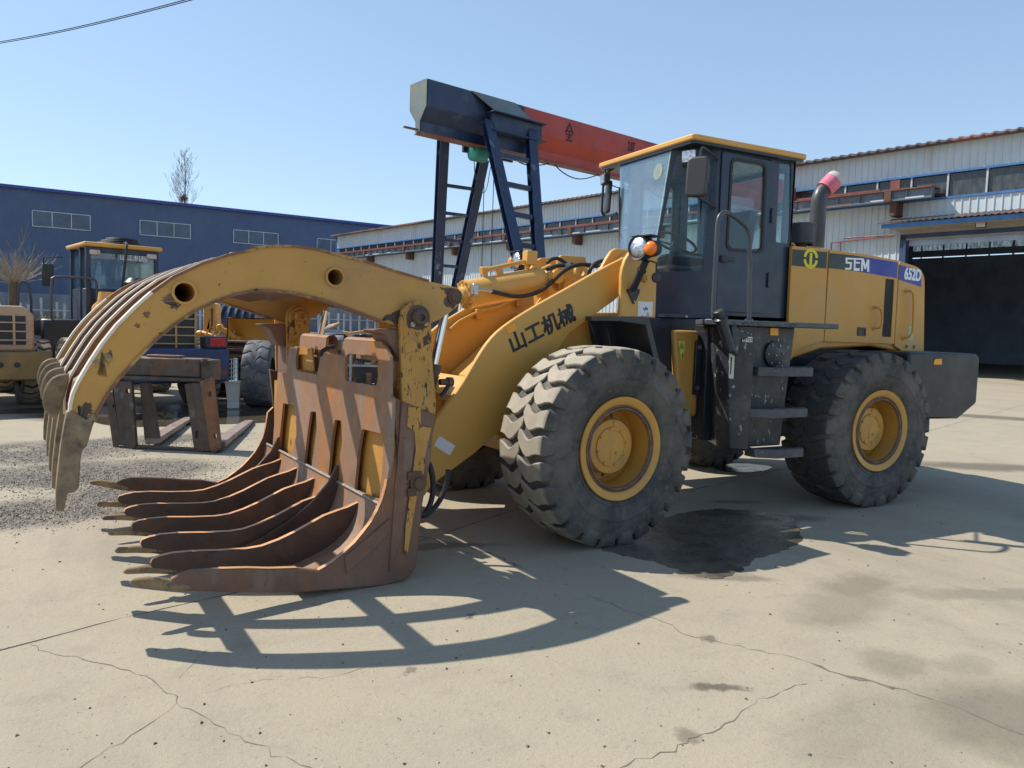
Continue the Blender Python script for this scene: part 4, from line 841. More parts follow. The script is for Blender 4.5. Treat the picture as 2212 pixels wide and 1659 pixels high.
g.plate(fo, roundc([(c[0]-.018, c[1]-R0), (c[0]+.018, c[1]-R0), (c[0]+.018, c[1]+.055), (c[0]-.018, c[1]+.055)], .008), .0022, .004); g.build('emblem', mLogoY, LD, smooth=0)
# handles, latch, bolts, sticker
def handle(s, out=.06, r=.012):
    pts = Z(s); n = len(pts); P0 = []
    for i, q in enumerate(pts):
        ff = RY(-HY-.012-(0 if i in (0, n-1) else out)); P0.append(tuple(ff.pt(*ff.px(q))))
    g = MB(); g.tube([Vector(P0[0])]+[Vector(p) for p in smoothp(P0[1:-1], 1)]+[Vector(P0[-1])], r, 10)
    for k in (0, -1): p = Vector(P0[k]); g.cyl(p, p+Vector((0, -.012, 0)), .022, .018, 12)
    return g.build('handle', mYelHood, LD)
handle('H 610,428 640,432 655,448 655,520 645,538 606,544'); handle('H 783,340 815,341 828,362 824,560 805,588 768,598')
g = MB(); g.plate(fo, roundc(fo.poly(Z('H 520,537 565,540 563,586 518,583')), .008), 0, .008, [fo.poly(Z('H 529,546 557,548 556,577 528,575'))]); g.plate(fo, fo.poly(Z('H 529,546 557,548 556,577 528,575')), 0, .002); g.build('latch', mGrey, LD, bevel=.002)
g = MB()
for s in ('H 789,641', 'H 831,643'): p = fo.px(Z(s)[0]); g.cyl(fo.pt(*p), fo.pt(*p, .008), .024, n=18); g.cyl(fo.pt(*p, .008), fo.pt(*p, .02), .013, n=6)
g.build('bolt', mBolt, LD)
w_ = decal('warning_sticker', 'H 798,530 825,532 824,610 796,608', M('pale_green_sticker', (.42, .50, .30), .5))
# counterweight
fc = RY(-1.12)
cw = [(2.02, .80), (2.03, 1.40), (2.2, 1.455)]
loop = fc.poly(Z('c 850,1052 1310,1048 1545,850 1565,830 1612,205 1575,155 1330,138 900,125 640,128 600,700'))
g = MB(); g.plate(RY(0), loop, -1.12, 1.12); cwt = g.build('counterweight', M('counterweight_black', (.016, .019, .023), .40, var=.25, vs=2, layers=[((.036, .04, .04), 2, .5, .7), ((.30, .31, .30), 9, .69, .70, (1, 1, .6), 4), ((.10, .05, .04), 4, .68, .74)], bump=(6, .12, .006), rvar=.1), LD, bevel=.06, seg=4, smooth=50)
g = MB(); fcc = RY(-1.121); g.plate(fcc, roundc(fcc.poly(Z('c 968,300 970,255 990,225 1075,218 1077,298')), .005), 0, .003); g.build('reflector_sticker', mOrangeSt, LD, smooth=0)
# exhaust and pre-cleaner
f = RY(0); b0 = f.pt(*f.px(Z('E 1893,985')[0])); b1 = f.pt(*f.px(Z('E 1898,585')[0]))
g = MB(); b1 = Vector((b0.x, b0.y, b1.z)); el = Vector((.10, -.02, .10)).normalized()
g.tube([b0, b0+(b1-b0)*.9, b1, b1+Vector((.03, 0, .07)), b1+Vector((.03, 0, .07))+el*.10], [.085, .082, .082, .080, .078], 24); ex = g.build('exhaust_pipe', mPipe, LD, smooth=50)
e0 = b1+Vector((.03, 0, .07))+el*.05
g = MB(); g.cyl(e0, e0+el*.14, .098, .10, 24); g.cyl(e0+el*.03, e0+el*.04, .102, n=24); g.build('pink_cap', mPink, ex)
g = MB(); g.cyl(e0+el*.14, e0+el*.15, .104, n=24); g.cyl(e0+el*.15, e0+el*.21, .10, .092, 24); g.build('white_cap', mCapW, ex)
f = RY(-.38); c0_ = f.px(Z('E 1770,965')[0]); c1_ = f.px(Z('E 1780,790')[0])
g = MB(); x_ = c0_[0]; g.lathe((x_, -.38, c0_[1]), (0, 0, 1), [(0, .12), (.015, .135), (c1_[1]-c0_[1]-.01, .142), (c1_[1]-c0_[1], .13), (c1_[1]-c0_[1], .001)], 32); g.cyl((x_, -.38, c0_[1]-.08), (x_, -.38, c0_[1]+.01), .06, n=16); g.build('pre_cleaner', mPipe, LD, smooth=40)
g = MB(); g.tube(smoothp([(1.06, -.60, 2.36), (1.06, -.60, 2.46), (1.12, -.60, 2.48), (1.15, -.60, 2.44), (1.15, -.60, 2.36)], 1), .012, 8); g.build('hood_grab', mYel, LD)

# ================================================================== LOG GRAPPLE (front frame)
XB = -3.43; fb = FX(XB)
outl = fb.poly(Z('B 80,965 b 715,800 828,822 850,700 880,430 1030,432 1036,300 1060,262 1420,292 1405,462 1332,470 1000,432 975,600 978,740 1000,775 1285,832 1332,590 1408,500 1440,530 1600,552 1640,540 1662,350 1700,312 2090,340 B 555,492 575,520 592,560 592,725 603,740 595,1010 560,1195 540,1192'))
wR = roundc(fb.poly(Z('b 1735,520 2150,568 2192,640 2150,1000 1705,925 1685,860 1695,600')), .03)
sl1 = roundc(fb.poly(Z('B 127,760 183,772 185,900 160,992 106,962')), .02)
sl2 = roundc(fb.poly(Z('B 246,796 270,798 274,870 250,1040 218,1024 232,900')), .02)
sl3 = roundc(fb.poly(Z('B 352,832 380,836 384,930 357,1094 323,1076 338,930')), .02)
sl4 = roundc(fb.poly(Z('B 470,872 562,895 562,1000 546,1182 437,1138 455,960')), .025)
g = MB(); g.plate(fb, outl, -.02, 0, [wR, sl1, sl2, sl3, sl4]); gb = g.build('grapple_back_plate', mRustO, LD, smooth=20)
# rolled top rail behind the plate
g = MB(); z0 = fb.px(Z('b 1880,430')[0])[1]
g.plate(FY(0), [(XB, z0), (XB, 1.455), (XB+.03, 1.475), (XB+.10, 1.475), (XB+.13, 1.455), (XB+.13, z0), (XB+.11, z0), (XB+.11, 1.44), (XB+.02, 1.44), (XB+.02, z0)], -.06, .9) if False else None
ya, yb_ = fb.px(Z('b 1670,400')[0])[0], fb.px(Z('b 2190,400')[0])[0]; yc, yd = fb.px(Z('b 1040,350')[0])[0], fb.px(Z('b 1410,350')[0])[0]
for (p, q) in ((ya, yb_), (yc, yd)):
    lo, hi = min(p, q), max(p, q); rows = []
    for k in range(7):
        t = math.pi*k/6; rows.append([FW(XB+.045-.045*math.cos(t), y, 1.452+.035*math.sin(t)) for y in (lo, hi)])
    rows.append([FW(XB+.09, y, 1.34) for y in (lo, hi)]); g.grid(rows); g.build('grapple_top_rail', mRustO, LD); g = MB()
g = MB(); f = FX(XB+.05); g.plate(f, [(-1.28, .40), (-1.28, 1.05), (1.28, 1.05), (1.28, .40)], -.012, 0)
g.plate(f, f.poly(Z('b 960,420 1210,440 1230,780 960,740')), -.012, 0); g.build('grapple_inner_plate', mYelWorn, LD)
g = MB(); f = FX(XB+.10); g.plate(f, f.poly(Z('b 1200,450 1330,470 1330,800 1230,810')), -.01, 0); g.build('grapple_inner_grating', mRustO, LD)
# small grey lamp box in the notch
g = MB(); f = FX(XB+.2); c = f.px(Z('b 1585,405')[0]); g.bx(f, c[0]-.055, c[0]+.055, c[1]-.035, c[1]+.04, -.08, 0); g.build('junction_box', M('grey_box', (.33, .34, .33), .5), LD, bevel=.006)
hose('hydraulic_hose', 'b 1330,560 1345,500 1400,460 1480,430 1540,420', -.3, .014)
# floor pan
FL = [(XB-.002, .48), (-3.440, .42), (-3.464, .334), (-3.52, .241), (-3.631, .157), (-3.793, .093), (-3.888, .070), (-3.97, .066)]
flp = smoothp(FL, 1)
g = MB(); rows = [[FW(x, y, z) for y in (-1.30, -.65, 0, .65, 1.35)] for x, z in flp]; g.grid(rows); rows = [[FW(x+.010, y, z-.012) for y in (-1.30, -.65, 0, .65, 1.35)] for x, z in flp]; g.grid(rows)
g.build('grapple_floor', mRustO, LD, smooth=50)
g = MB(); g.tube([FW(XB-.006, -1.26, .482), FW(XB-.006, 1.30, .482)], .010, 6); g.build('weld_seam', M('weld_grey', (.28, .25, .22), .5, var=.3, vs=30, bump=(90, .5, .004)), LD)
# tines
fr6 = FY(-.87)
topl = fr6.poly(Z('N 290,930 300,908 345,890 420,872 540,860 700,856 860,846 950,830 1050,793 1150,745 1230,700 1320,650 1400,620 1460,600 1522,570'))
def tine_loop(tl, lift=0):
    pk = tl[-1]; fl = [p for p in flp if p[1] < pk[1]-.01 and p[0] > -4.2]
    x0 = tl[0][0]; bottom = [(x-.0, z-.006) for x, z in fl]+[(-4.3, .05), (-4.45, .085), (x0+.02, tl[0][1]-.055)]
    return tl+bottom
toplw = [(x, z) for x, z in topl]
ty = [-.86, -.43, .0, .43, .86]
tine = None
for i, y in enumerate(ty):
    f = FY(y); g = MB(); g.plate(f, tine_loop(toplw), -.018, .018)
    o = g.build('tine', mTine, LD, smooth=0, bevel=.004)
    g = MB(); pts = toplw; rows = [[f.pt(x, z, t) for t in (-.0185, .0185)] for x, z in [(a, b+.0015) for a, b in pts]]; g.grid(rows); g.build('tine_edge', mEdge, o, smooth=50)
    g = MB(); x0, z0 = topl[0]; tip = (-4.80, z0-.035)
    g.tube([f.pt(x0+.30, z0-.10), f.pt(x0+.10, z0-.06), f.pt(x0-.02, z0-.035), f.pt(x0-.12, z0-.03), f.pt(tip[0], tip[1])], [.010, .020, .024, .018, .006], 10); g.build('tooth', mTooth, o, smooth=60)
# longer fins between
fin = [(XB+.0, .60), (XB-.015, .59), (-3.50, .48), (-3.62, .35), (-3.78, .24), (-3.95, .15), (-4.1, .10), (-4.1, .07), (-3.888, .068), (-3.793, .091), (-3.631, .155), (-3.52, .239), (-3.464, .33), (XB, .42)]
for y in (-.47, .95):
    g = MB(); f = FY(y); g.plate(f, fin, -.014, .014); g.build('fin_plate', mTine, LD, smooth=0, bevel=.003)
# near side plate and its front tine
fn_ = FY(-1.30)
near = fn_.poly(Z('B 603,735 725,765 790,800 770,1000 735,1200 706,1480 668,1525 570,1555 N 1250,1100 1000,1112 830,1105 430,1095 410,1030 455,1000 540,975 700,966 860,962 1000,965 1160,960 1290,975 1370,930 1440,872 1505,812 1560,745 1605,685 1640,620 1670,552 1690,480 1703,400 1712,335 1757,285'))
g = MB(); g.plate(fn_, near, -.035, 0); sp = g.build('side_plate', mRust, LD, bevel=.006)
g = MB(); ed = fn_.poly(Z('N 1290,975 1370,930 1440,872 1505,812 1560,745 1605,685 1640,620 1670,552 1690,480 1703,400 1712,335 1757,285')); g.grid([[fn_.pt(x-.002, z+.002, t) for t in (-.036, .001)] for x, z in ed]); ed = fn_.poly(Z('N 700,966 860,962 1000,965 1160,960')); g.grid([[fn_.pt(x, z+.002, t) for t in (-.036, .001)] for x, z in ed]); g.build('worn_edge', mEdge, sp, smooth=50)
g = MB(); x0, z0 = fn_.px(Z('N 430,1060')[0]); xt, zt = fn_.px(Z('N 172,1040')[0])
g.tube([fn_.pt(x0+(xt-x0)*t, z0-.01+(zt-z0)*t+.012*math.sin(math.pi*max(0, t)), -.02) for t in (-.7, -.2, .2, .6, .88, 1)], [.012, .026, .030, .027, .022, .010], 12); g.build('tooth', mTooth, sp, smooth=60)
g = MB(); g.plate(fn_, fn_.poly(Z('B 640,752 722,768 720,790 690,1000 640,1350 585,1500 600,1300')), .001, .010); g.plate(fn_, fn_.poly(Z('N 1440,890 1457,880 1712,660 1700,760 1560,900 1450,990')), .001, .012); g.build('wear_plate', mRust, sp, bevel=.004)
g = MB(); g.plate(fn_, fn_.poly(Z('B 668,775 722,780 722,860 768,866 745,965 735,1060 707,1155 690,1250 667,1400 650,1422 656,1300 682,1100 700,960 695,880 662,860')), .011, .016); g.build('worn_paint_strip', mPost, sp, smooth=0)
g = MB(); c = fn_.px(Z('B 708,1103')[0]); g.lathe(fn_.pt(*c, .012), fn_.n, [(0, .055), (.02, .055), (.022, .04), (.045, .036), (.045, .001)], 20); g.bx(fn_, c[0]-.07, c[0]+.02, c[1]+.02, c[1]+.07, .01, .03); g.bx(fn_, c[0]-.07, c[0]-.01, c[1]-.08, c[1]-.03, .01, .03); g.build('lower_pin', mTine, sp, smooth=35)
ff_ = FY(1.35)
far = [(x, z) for x, z in near]
g = MB(); g.plate(ff_, far, -.035, 0); sp2 = g.build('side_plate', mTine, LD, bevel=.006)
g = MB(); g.grid([[ff_.pt(x-.003, z+.003, t) for t in (-.036, .001)] for x, z in far[19:]]); g.build('worn_edge', mEdge, sp2, smooth=50)
g = MB(); g.tube([ff_.pt(x0+(xt-x0)*t, z0-.01+(zt-z0)*t+.012*math.sin(math.pi*max(0, t)), -.02) for t in (-.7, -.2, .2, .6, .88, 1)], [.012, .026, .030, .027, .022, .010], 12); g.build('tooth', mTooth, sp2, smooth=60)
# posts carrying the clamp
post = fn_.poly(Z('B 636,400 645,355 668,326 703,313 742,326 764,358 770,410 772,500 778,620 790,740 790,812 640,752'))
postb = fn_.poly(Z('B 648,405 655,365 674,340 703,328 735,340 753,368 758,410 762,500 650,550'))
for y, nm in ((-1.30, 0), (-.98, 1), (.99, 1), (1.33, 1)):
    g = MB(); f = FY(y); g.plate(f, post if y < 0 else post, -.03, .012 if nm == 0 else 0)
    if nm == 0 or y == .99: g.plate(f, postb, .0, .022)
    g.build('clamp_post', mPost, LD, bevel=.006)
for y0_, y1_ in ((-1.285, -1.0), (1.0, 1.33)):
    g = MB(); f = FX(-3.34); lo = [(y0_, .5), (y1_, .5), (y1_, 1.42), (y0_, 1.42)]; g.plate(f, lo, -.02, .0); g.build('post_web', mRust if y0_ > 0 else mYelWorn, LD)
for y in (-1.145, 1.15):
    g = MB(); f = FY(y); g.plate(f, f.poly(Z('B 505,440 535,437 636,436 650,470 655,580 600,575 560,500 545,462 512,452')) if y < 0 else fn_.poly(Z('B 505,440 535,437 636,436 650,470 655,580 600,575 560,500 545,462 512,452')), -.12, .12); g.build('clamp_stop', mRust, LD, bevel=.004)
for y, s_ in ((-1.312, 1), (.972, 1)):
    f = FY(y); c = fn_.px(Z('B 708,387')[0]); g = MB(); g.lathe(f.pt(*c, .01), f.n, [(0, .075), (.006, .075), (.008, .05), (.04, .048), (.05, .040), (.05, .022), (.035, .020), (.035, .001)], 24)
    if y < 0: g.plate(f, roundc(f.poly(Z('B 664,405 748,403 752,430 668,434')), .012), .008, .022)
    g.build('pivot_pin', mTine if y < 0 else mPost, LD, smooth=35)
    if y < 0:
        g = MB()
        for s in ('B 682,417', 'B 738,412'): p = f.px(Z(s)[0]); g.cyl(f.pt(*p, .02), f.pt(*p, .034), .017, n=6)
        g.build('bolt', mBolt, LD)
# clamp arms
YA = 1.24; fa = FY(-YA)
armtop = Z('A 386,1075 386,1020 388,960 400,905 415,870 440,820 500,720 560,630 640,530 740,430 830,350 950,265 1100,195 1250,145 1400,115 B 0,85 90,79 180,80 270,92 360,115 500,150 640,195 760,230 850,248')
armrear = Z('B 885,258 902,272 910,292 903,320 880,345 850,368 800,400 770,412 700,420')
armbot = Z('B 640,432 560,402 440,357 300,307 170,276 60,266 0,267 A 1400,330 1280,355 1180,390 1050,450 940,525 850,600 740,710 640,820 580,900 530,990 505,1040 480,1090')
arm = fa.poly(armtop+armrear+armbot)
hL = fa.px(Z('A 1003,348')[0]); hR = fa.px(Z('B 352,212')[0])
mBare = M('sunlit_bare_steel_edge', (.72, .62, .50), .45, var=.12, vs=8, layers=[((.24, .11, .06), 6, .62, .68)])  # polished bare steel, with the sunlit brightness put into its colour
def side_arm(y, nm='clamp_side_arm'):
    f = FY(y); g = MB(); g.plate(f, arm, -.055, 0, [circ(hL[0], hL[1], .052, 28), circ(hR[0], hR[1], .050, 28)]); a = g.build(nm, mYelArm, LD, bevel=.004)
    n1 = len(armtop); n2 = n1+len(armrear)
    g = MB(); 
    def lip(pts, up):
        rows = []
        for i, (x, z) in enumerate(pts):
            p = pts[max(i-1, 0)]; q = pts[min(i+1, len(pts)-1)]; d = Vector((q[0]-p[0], q[1]-p[1])).normalized(); nn = Vector((-d.y, d.x))*up
            rows.append([f.pt(x+nn.x*a_, z+nn.y*a_, t) for a_, t in ((-.004, .010), (.010, .010), (.010, -.075), (-.004, -.075), (-.004, .010))])
        g.grid(rows)
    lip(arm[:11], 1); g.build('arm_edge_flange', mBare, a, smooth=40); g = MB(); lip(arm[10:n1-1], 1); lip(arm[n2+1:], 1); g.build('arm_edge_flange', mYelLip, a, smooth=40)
    return a
arm_n = side_arm(-YA)
def arm_patch(name, s_, mat, seed, jit=.008):
    rr = random.Random(seed); pts = fa.poly(Z(s_)); out = []; m = len(pts)
    for i in range(m):
        a, b = pts[i], pts[(i+1) % m]
        for k in range(5): t = k/5; out.append((a[0]+(b[0]-a[0])*t+rr.gauss(0, jit), a[1]+(b[1]-a[1])*t+rr.gauss(0, jit)))
    g = MB(); g.plate(fa, out, .0004, .0014); g.build(name, mat, arm_n, smooth=0)
arm_patch('rust_patch', 'A 880,365 930,350 962,372 975,390 975,415 955,440 930,420 905,405 890,385', mRust, 2)
arm_patch('worn_patch', 'A 560,690 590,660 615,675 600,715 580,745 560,775 530,785 522,765 535,730', M('worn_grey_steel', (.26, .20, .11), .6, var=.3, vs=12, layers=[((.42, .24, .07), 14, .48, .53)]), 3, .012)
arm_patch('scorch_patch', 'A 430,960 470,940 500,960 490,1010 470,1060 440,1070 425,1040', mTine, 5, .006)
arm_patch('worn_patch', 'B 560,380 640,360 650,400 620,420 560,395', mTine, 6, .006)
arm_patch('worn_patch', 'B 810,255 870,262 900,290 870,350 820,330 840,290', mTine, 7, .006)
arm_f = side_arm(YA-.10)
g = MB(); f = FY(-YA); c = f.px(Z('B 873,297')[0]); g.lathe(f.pt(*c), f.n, [(0, .05), (.012, .05), (.014, .034), (.022, .032), (.022, .001)], 20); g.build('rod_pin', mTine, arm_n)
for (c, r) in ((hL, .062), (hR, .058)):
    g = MB(); g.lathe(FW(c[0], -YA-.012, c[1]), FW(0, 1, 0), [(0, r-.013), (0, r), (2*YA-.07, r), (2*YA-.07, r-.013), (0, r-.013)], 28); g.build('cross_tube', mYelArm, LD, smooth=40)
# solid deck sheet joining the arms behind the second cross tube
dk_ = [p for p in arm[:len(armtop)+3] if p[0] > hR[0]+.02]
g = MB(); g.plate(FY(0), [(x, z-.05) for x, z in dk_]+[(x, z-.065) for x, z in reversed(dk_)], -YA+.06, YA-.12); g.build('clamp_deck_sheet', mRust, LD)
# middle ribs, worn tops coloured near-white as if in full sun
midtop = [p for p in arm[:len(armtop)] if p[0] < hR[0]+.12]
midbot = [p for p in arm[len(armtop)+len(armrear):] if p[0] < hR[0]+.12]
def mid_rib(y):
    f = FY(y); g = MB(); m = midtop+[(hR[0]+.12, hR[1]-.08)]+midbot
    g.plate(f, m, -.012, .012); o = g.build('clamp_rib', mRust, LD)
    g = MB(); 
    rows = []
    for i, (x, z) in enumerate(midtop):
        p = midtop[max(i-1, 0)]; q = midtop[min(i+1, len(midtop)-1)]; d = Vector((q[0]-p[0], q[1]-p[1])).normalized(); nn = Vector((-d.y, d.x))
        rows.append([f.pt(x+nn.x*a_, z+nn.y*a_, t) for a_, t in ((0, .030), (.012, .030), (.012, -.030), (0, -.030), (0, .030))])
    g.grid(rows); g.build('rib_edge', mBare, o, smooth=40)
    return o
for y in (-.70, -.16, .38): mid_rib(y)
# clamp teeth: long wedge plus cheek plate
wedge = fa.poly(Z('A 384,985 378,990 362,1000 350,1060 330,1180 312,1330 304,1420 303,1528 322,1536 346,1534 358,1480 366,1440 405,1432 428,1410 440,1230 448,1205 472,1180 490,1120 508,1060 500,1042 528,1052 514,1010 505,1000 470,1040'))
cheek = fa.poly(Z('A 405,905 380,903 340,910 300,930 275,960 256,1000 245,1050 245,1100 262,1130 300,1165 330,1172 350,1120 375,1040 395,975'))
cx0 = fa.px(Z('A 384,985')[0])
def tooth_set(y, dy=0):
    f = FY(y); g = MB(); g.plate(f, wedge, -.075+dy, .02+dy); o = g.build('clamp_tooth', mToothTop, LD, bevel=.014, seg=2, smooth=50)
    return o
tooth_set(-YA); tooth_set(YA-.10)
for y in (-.70, -.16, .38): tooth_set(y)
# cheek plates facing forward, between the teeth
fy = {}
for y in (-.80, -.26, .28, .82):
    g = MB(); f = FY(y); dxc = 0
    g.plate(f, roundc([(x+.0, z+.07) for x, z in cheek], .02), -.018, .018); g.build('cheek_plate', mToothTop, LD, bevel=.006, smooth=40)
# web joining the ribs near the teeth
wb = fa.poly(Z('A 430,860 470,830 520,960 500,1030 440,1060 410,960')); g = MB(); g.plate(FY(0), wb, -YA+.12, YA-.14); g.build('clamp_cross_web', mToothTop, LD, bevel=.006)
# clamp cylinders
for y, s_ in ((-1.13, 1), (1.15, 1)):
    f = FY(-1.18); a = f.px(Z('P 966,690')[0]); b = f.px(Z('P 943,801')[0]); f = FY(y); A = f.pt(*a); B = f.pt(*b); d = (B-A).normalized()
    g = MB(); g.cyl(B-d*.03, B+d*.55, .042, n=18); g.cyl(B-d*.04, B+d*.02, .048, n=18); o = g.build('clamp_cylinder', mTine, LD)
    g = MB(); g.cyl(A-d*.06, B, .027, n=18); g.build('cylinder_rod', mChrome, o)
g = MB(); f = FY(-1.2); p = f.px(Z('B 845,668')[0]); g.lathe(f.pt(p[0]-.06, p[1]), FW(1, 0, 0), [(0, .02), (.05, .022), (.055, .032), (.09, .030), (.095, .001)], 14); g.build('hose_port', mTine, LD)
hose('hydraulic_hose', 'B 850,675 838,700 815,730', -1.2, .014, it=1)
hose('hydraulic_hose', 'B 762,1020 775,1060 782,1120 775,1180 755,1230 738,1248 720,1240', -1.15, .018)
hose('hydraulic_hose', 'B 845,1050 842,1100 825,1155 800,1200 770,1232 742,1252 715,1250', -1.0, .018)

# ================================================================== WHITE SHED on the right
WA = R_(13.2); WU = (math.sin(WA), -math.cos(WA), 0); WN = Vector((-math.cos(WA), -math.sin(WA), 0)); WP = Vector((26.94, 12.85, 0))
def WS(off=0): return Fr(WP+WN*off, WU, (0, 0, 1), WN)
S0 = WS()
mClad = M('white_corrugated_cladding', (.50, .56, .60), .45, var=.08, vs=.6, layers=[((.42, .42, .38), .7, .56, .75, (1, 1, .15)), ((.30, .17, .10), 2.2, .67, .74, (1, 1, .12))], rvar=.08)
mBlueTrim = M('blue_trim_paint', (.045, .15, .36), .5, var=.2, vs=2, layers=[((.30, .15, .08), 3, .68, .74)])
mRoofEdge = M('weathered_roof_edge', (.085, .075, .08), .6, var=.3, vs=2, layers=[((.26, .12, .09), .3, .5, .6), ((.40, .40, .38), .8, .64, .7)])
mRail = M('rusty_red_rail', (.17, .055, .04), .6, var=.25, vs=3, layers=[((.28, .14, .08), 2, .6, .7)])
mGird = M('grey_blue_girder', (.13, .16, .20), .55, var=.2, vs=2, layers=[((.36, .33, .29), 1.3, .60, .68), ((.20, .09, .05), 2, .62, .70)])
mDarkIn = M('dark_interior', (.34, .43, .60), .9, var=.2, vs=1)
SH = thing('metal_shed', 'long white corrugated metal shed with rusty crane rail and big dark open doorway', 'shed', tuple(WP))
aL = S0.px((728, 508))[0]; aR = 16.0; aD = S0.px(Z('L 1160,890')[0])[0]
def corr(fr, a0, a1, z0, z1, mat, name, parent, pitch=.30, h=.035, slant=None):
    g = MB(); rows0 = []; a = a0
    while a < a1:
        for da, t in ((0, 0), (pitch-.07, 0), (pitch-.055, h), (pitch-.015, h)): rows0.append((min(a+da, a1), t))
        a += pitch
    rows0.append((a1, 0)); g.grid([[fr.pt(p, z0, t) for p, t in rows0], [fr.pt(p, z1, t) for p, t in rows0]])
    return g.build(name, mat, parent, smooth=0)
corr(S0, aL, aR, 8.74, 9.93, mClad, 'upper_cladding', SH)
corr(S0, aL, aD-.12, 0, 7.62, mClad, 'lower_cladding', SH); corr(S0, aD-.12, aR, 6.16, 7.62, mClad, 'lower_cladding', SH)
corr(S0, aR-.3, aR, 0, 6.16, mClad, 'lower_cladding', SH)
g = MB(); g.bx(S0, aL, aR, 8.68, 8.76, .0, .07); g.bx(S0, aL, aR, 7.60, 7.70, .0, .07); g.bx(S0, aL-.10, aL, 0, 9.95, -.2, .06); g.build('blue_trim', mBlueTrim, SH)
g = MB(); g.bx(S0, aL, aR, 7.70, 8.68, -.10, -.08); g.build('window_band', mGlassDk, SH, smooth=0)
ps = [S0.px(q)[0] for q in Z('L 945,460 1230,440 1530,430 1840,420')]; sp = (ps[-1]-ps[0])/3
a = ps[0]-sp*int((ps[0]-aL)/sp); mWP = M('pale_window_frame', (.42, .46, .50), .5)
while a < aR: g = MB(); g.bx(S0, a-.035, a+.035, 7.70, 8.68, -.06, .02); g.build('window_post', mWP, SH); a += sp
# roof with wavy tiled edge
g = MB(); pts = []; a = aL-.3
while a < aR: pts += [(a, 0), (a+.20, .0), (a+.27, .05), (a+.36, .05)]; a += .42
g.grid([[S0.pt(p, 9.90+t, .55) for p, t in pts], [S0.pt(p, 9.98+t, .55) for p, t in pts], [S0.pt(p, 11.6+t, -13) for p, t in pts], [S0.pt(p, 9.9, -26.5) for p, t in pts]])
g.grid([[S0.pt(p, 9.895+t, .545) for p, t in pts], [S0.pt(p, 9.93, -.02) for p, t in pts]]); g.build('roof', mRoofEdge, SH, smooth=0)
# inside
g = MB(); g.bx(S0, aL, aR, 0, 9.9, -26.2, -26.1)
b25 = WS(-26); holes = []
cells = [('L 1236,960', 'L 1300,1010'), ]
zt, zb = b25.px(Z('L 1700,935')[0])[1], b25.px(Z('L 1700,992')[0])[1]; zt2, zb2 = b25.px(Z('L 1700,1046')[0])[1], b25.px(Z('L 1700,1055')[0])[1]
xs = [b25.px(q)[0] for q in Z('L 1236,960 1303,960 1310,960 1478,960 1490,960 1665,960 1676,960 1855,960 1867,960 2048,960 2064,960 2260,960')]
g = MB(); bl = [(aL, 0), (aR, 0), (aR, 9.9), (aL, 9.9)]; hs = []
for i in range(0, len(xs), 2):
    x0_, x1_ = sorted((xs[i], xs[i+1])); hs.append([(x0_, zb), (x1_, zb), (x1_, zt), (x0_, zt)]); hs.append([(x0_, zb2), (x1_, zb2), (x1_, zt2), (x0_, zt2)])
g.plate(b25, bl, -.1, 0, hs); g.bx(S0, aL, aL+.1, 0, 9.9, -26, 0); g.bx(S0, aR-.1, aR, 0, 9.9, -26, 0); g.build('inner_wall', mDarkIn, SH, smooth=0)
g = MB()
for h in hs[::2]: g.plate(b25, h, -.06, -.05)
g.build('translucent_panel', mat_glass('translucent_panel', tint=(.75, .76, .74), dust=.45, dustc=(.5, .5, .46), refl=.02), SH, smooth=0)
g = MB(); g.bx(S0, aD-.2, aR, 7.72, 7.76, -26, -.15); g.build('inner_ceiling', mDarkIn, SH, smooth=0)
# doorway frame, canopy, lamp
g = MB(); g.bx(S0, aD-.12, aD+.16, 0, 6.2, -.25, .10); g.bx(S0, aD-.12, aR, 6.0, 6.22, -.25, .10); g.build('door_frame', M('dark_blue_frame', (.030, .055, .13), .5, var=.2), SH, bevel=.01)
g = MB(); g.bx(S0, aD+.16, aR, 5.72, 5.98, -.3, -.2); g.build('door_track', mDarkIn, SH)
SC = WS(1.35); c0 = SC.px(Z('L 975,815')[0]); zc = c0[1]
g = MB(); g.bx(SC, c0[0], aR, zc-.08, zc+.10, -.04, 0); cpy = g.build('canopy_fascia', mBlueTrim, SH)
g = MB(); pts = []; a = c0[0]-.15
while a < aR: pts += [(a, 0), (a+.12, .05), (a+.24, 0)]; a += .24
g.grid([[SC.pt(p, zc+.11+t, .1) for p, t in pts], [SC.pt(p, zc+.45+t, -1.34) for p, t in pts]]); g.build('canopy_sheet', mRoofEdge, SH, smooth=0)
g = MB(); g.bx(SC, c0[0]+.3, aR, zc-.11, zc-.085, -1.3, -.05); g.bx(SC, c0[0]+.3, aR, zc-.5, zc-.11, -1.33, -1.25); g.build('canopy_soffit', M('beige_soffit', (.30, .27, .23), .7, var=.15), SH)
g = MB(); c = WS(1.0).px(Z('L 1787,792')[0]); g.bx(WS(1.0), c[0]-.20, c[0]+.20, c[1]-.16, c[1]+.12, -.08, 0); fl_ = g.build('floodlight', mGrey, SH, bevel=.02)
g = MB(); g.bx(WS(1.0), c[0]-.16, c[0]+.16, c[1]-.12, c[1]+.08, 0, .01); g.build('lens', M('flood_lens', (.55, .50, .42), .3), fl_)
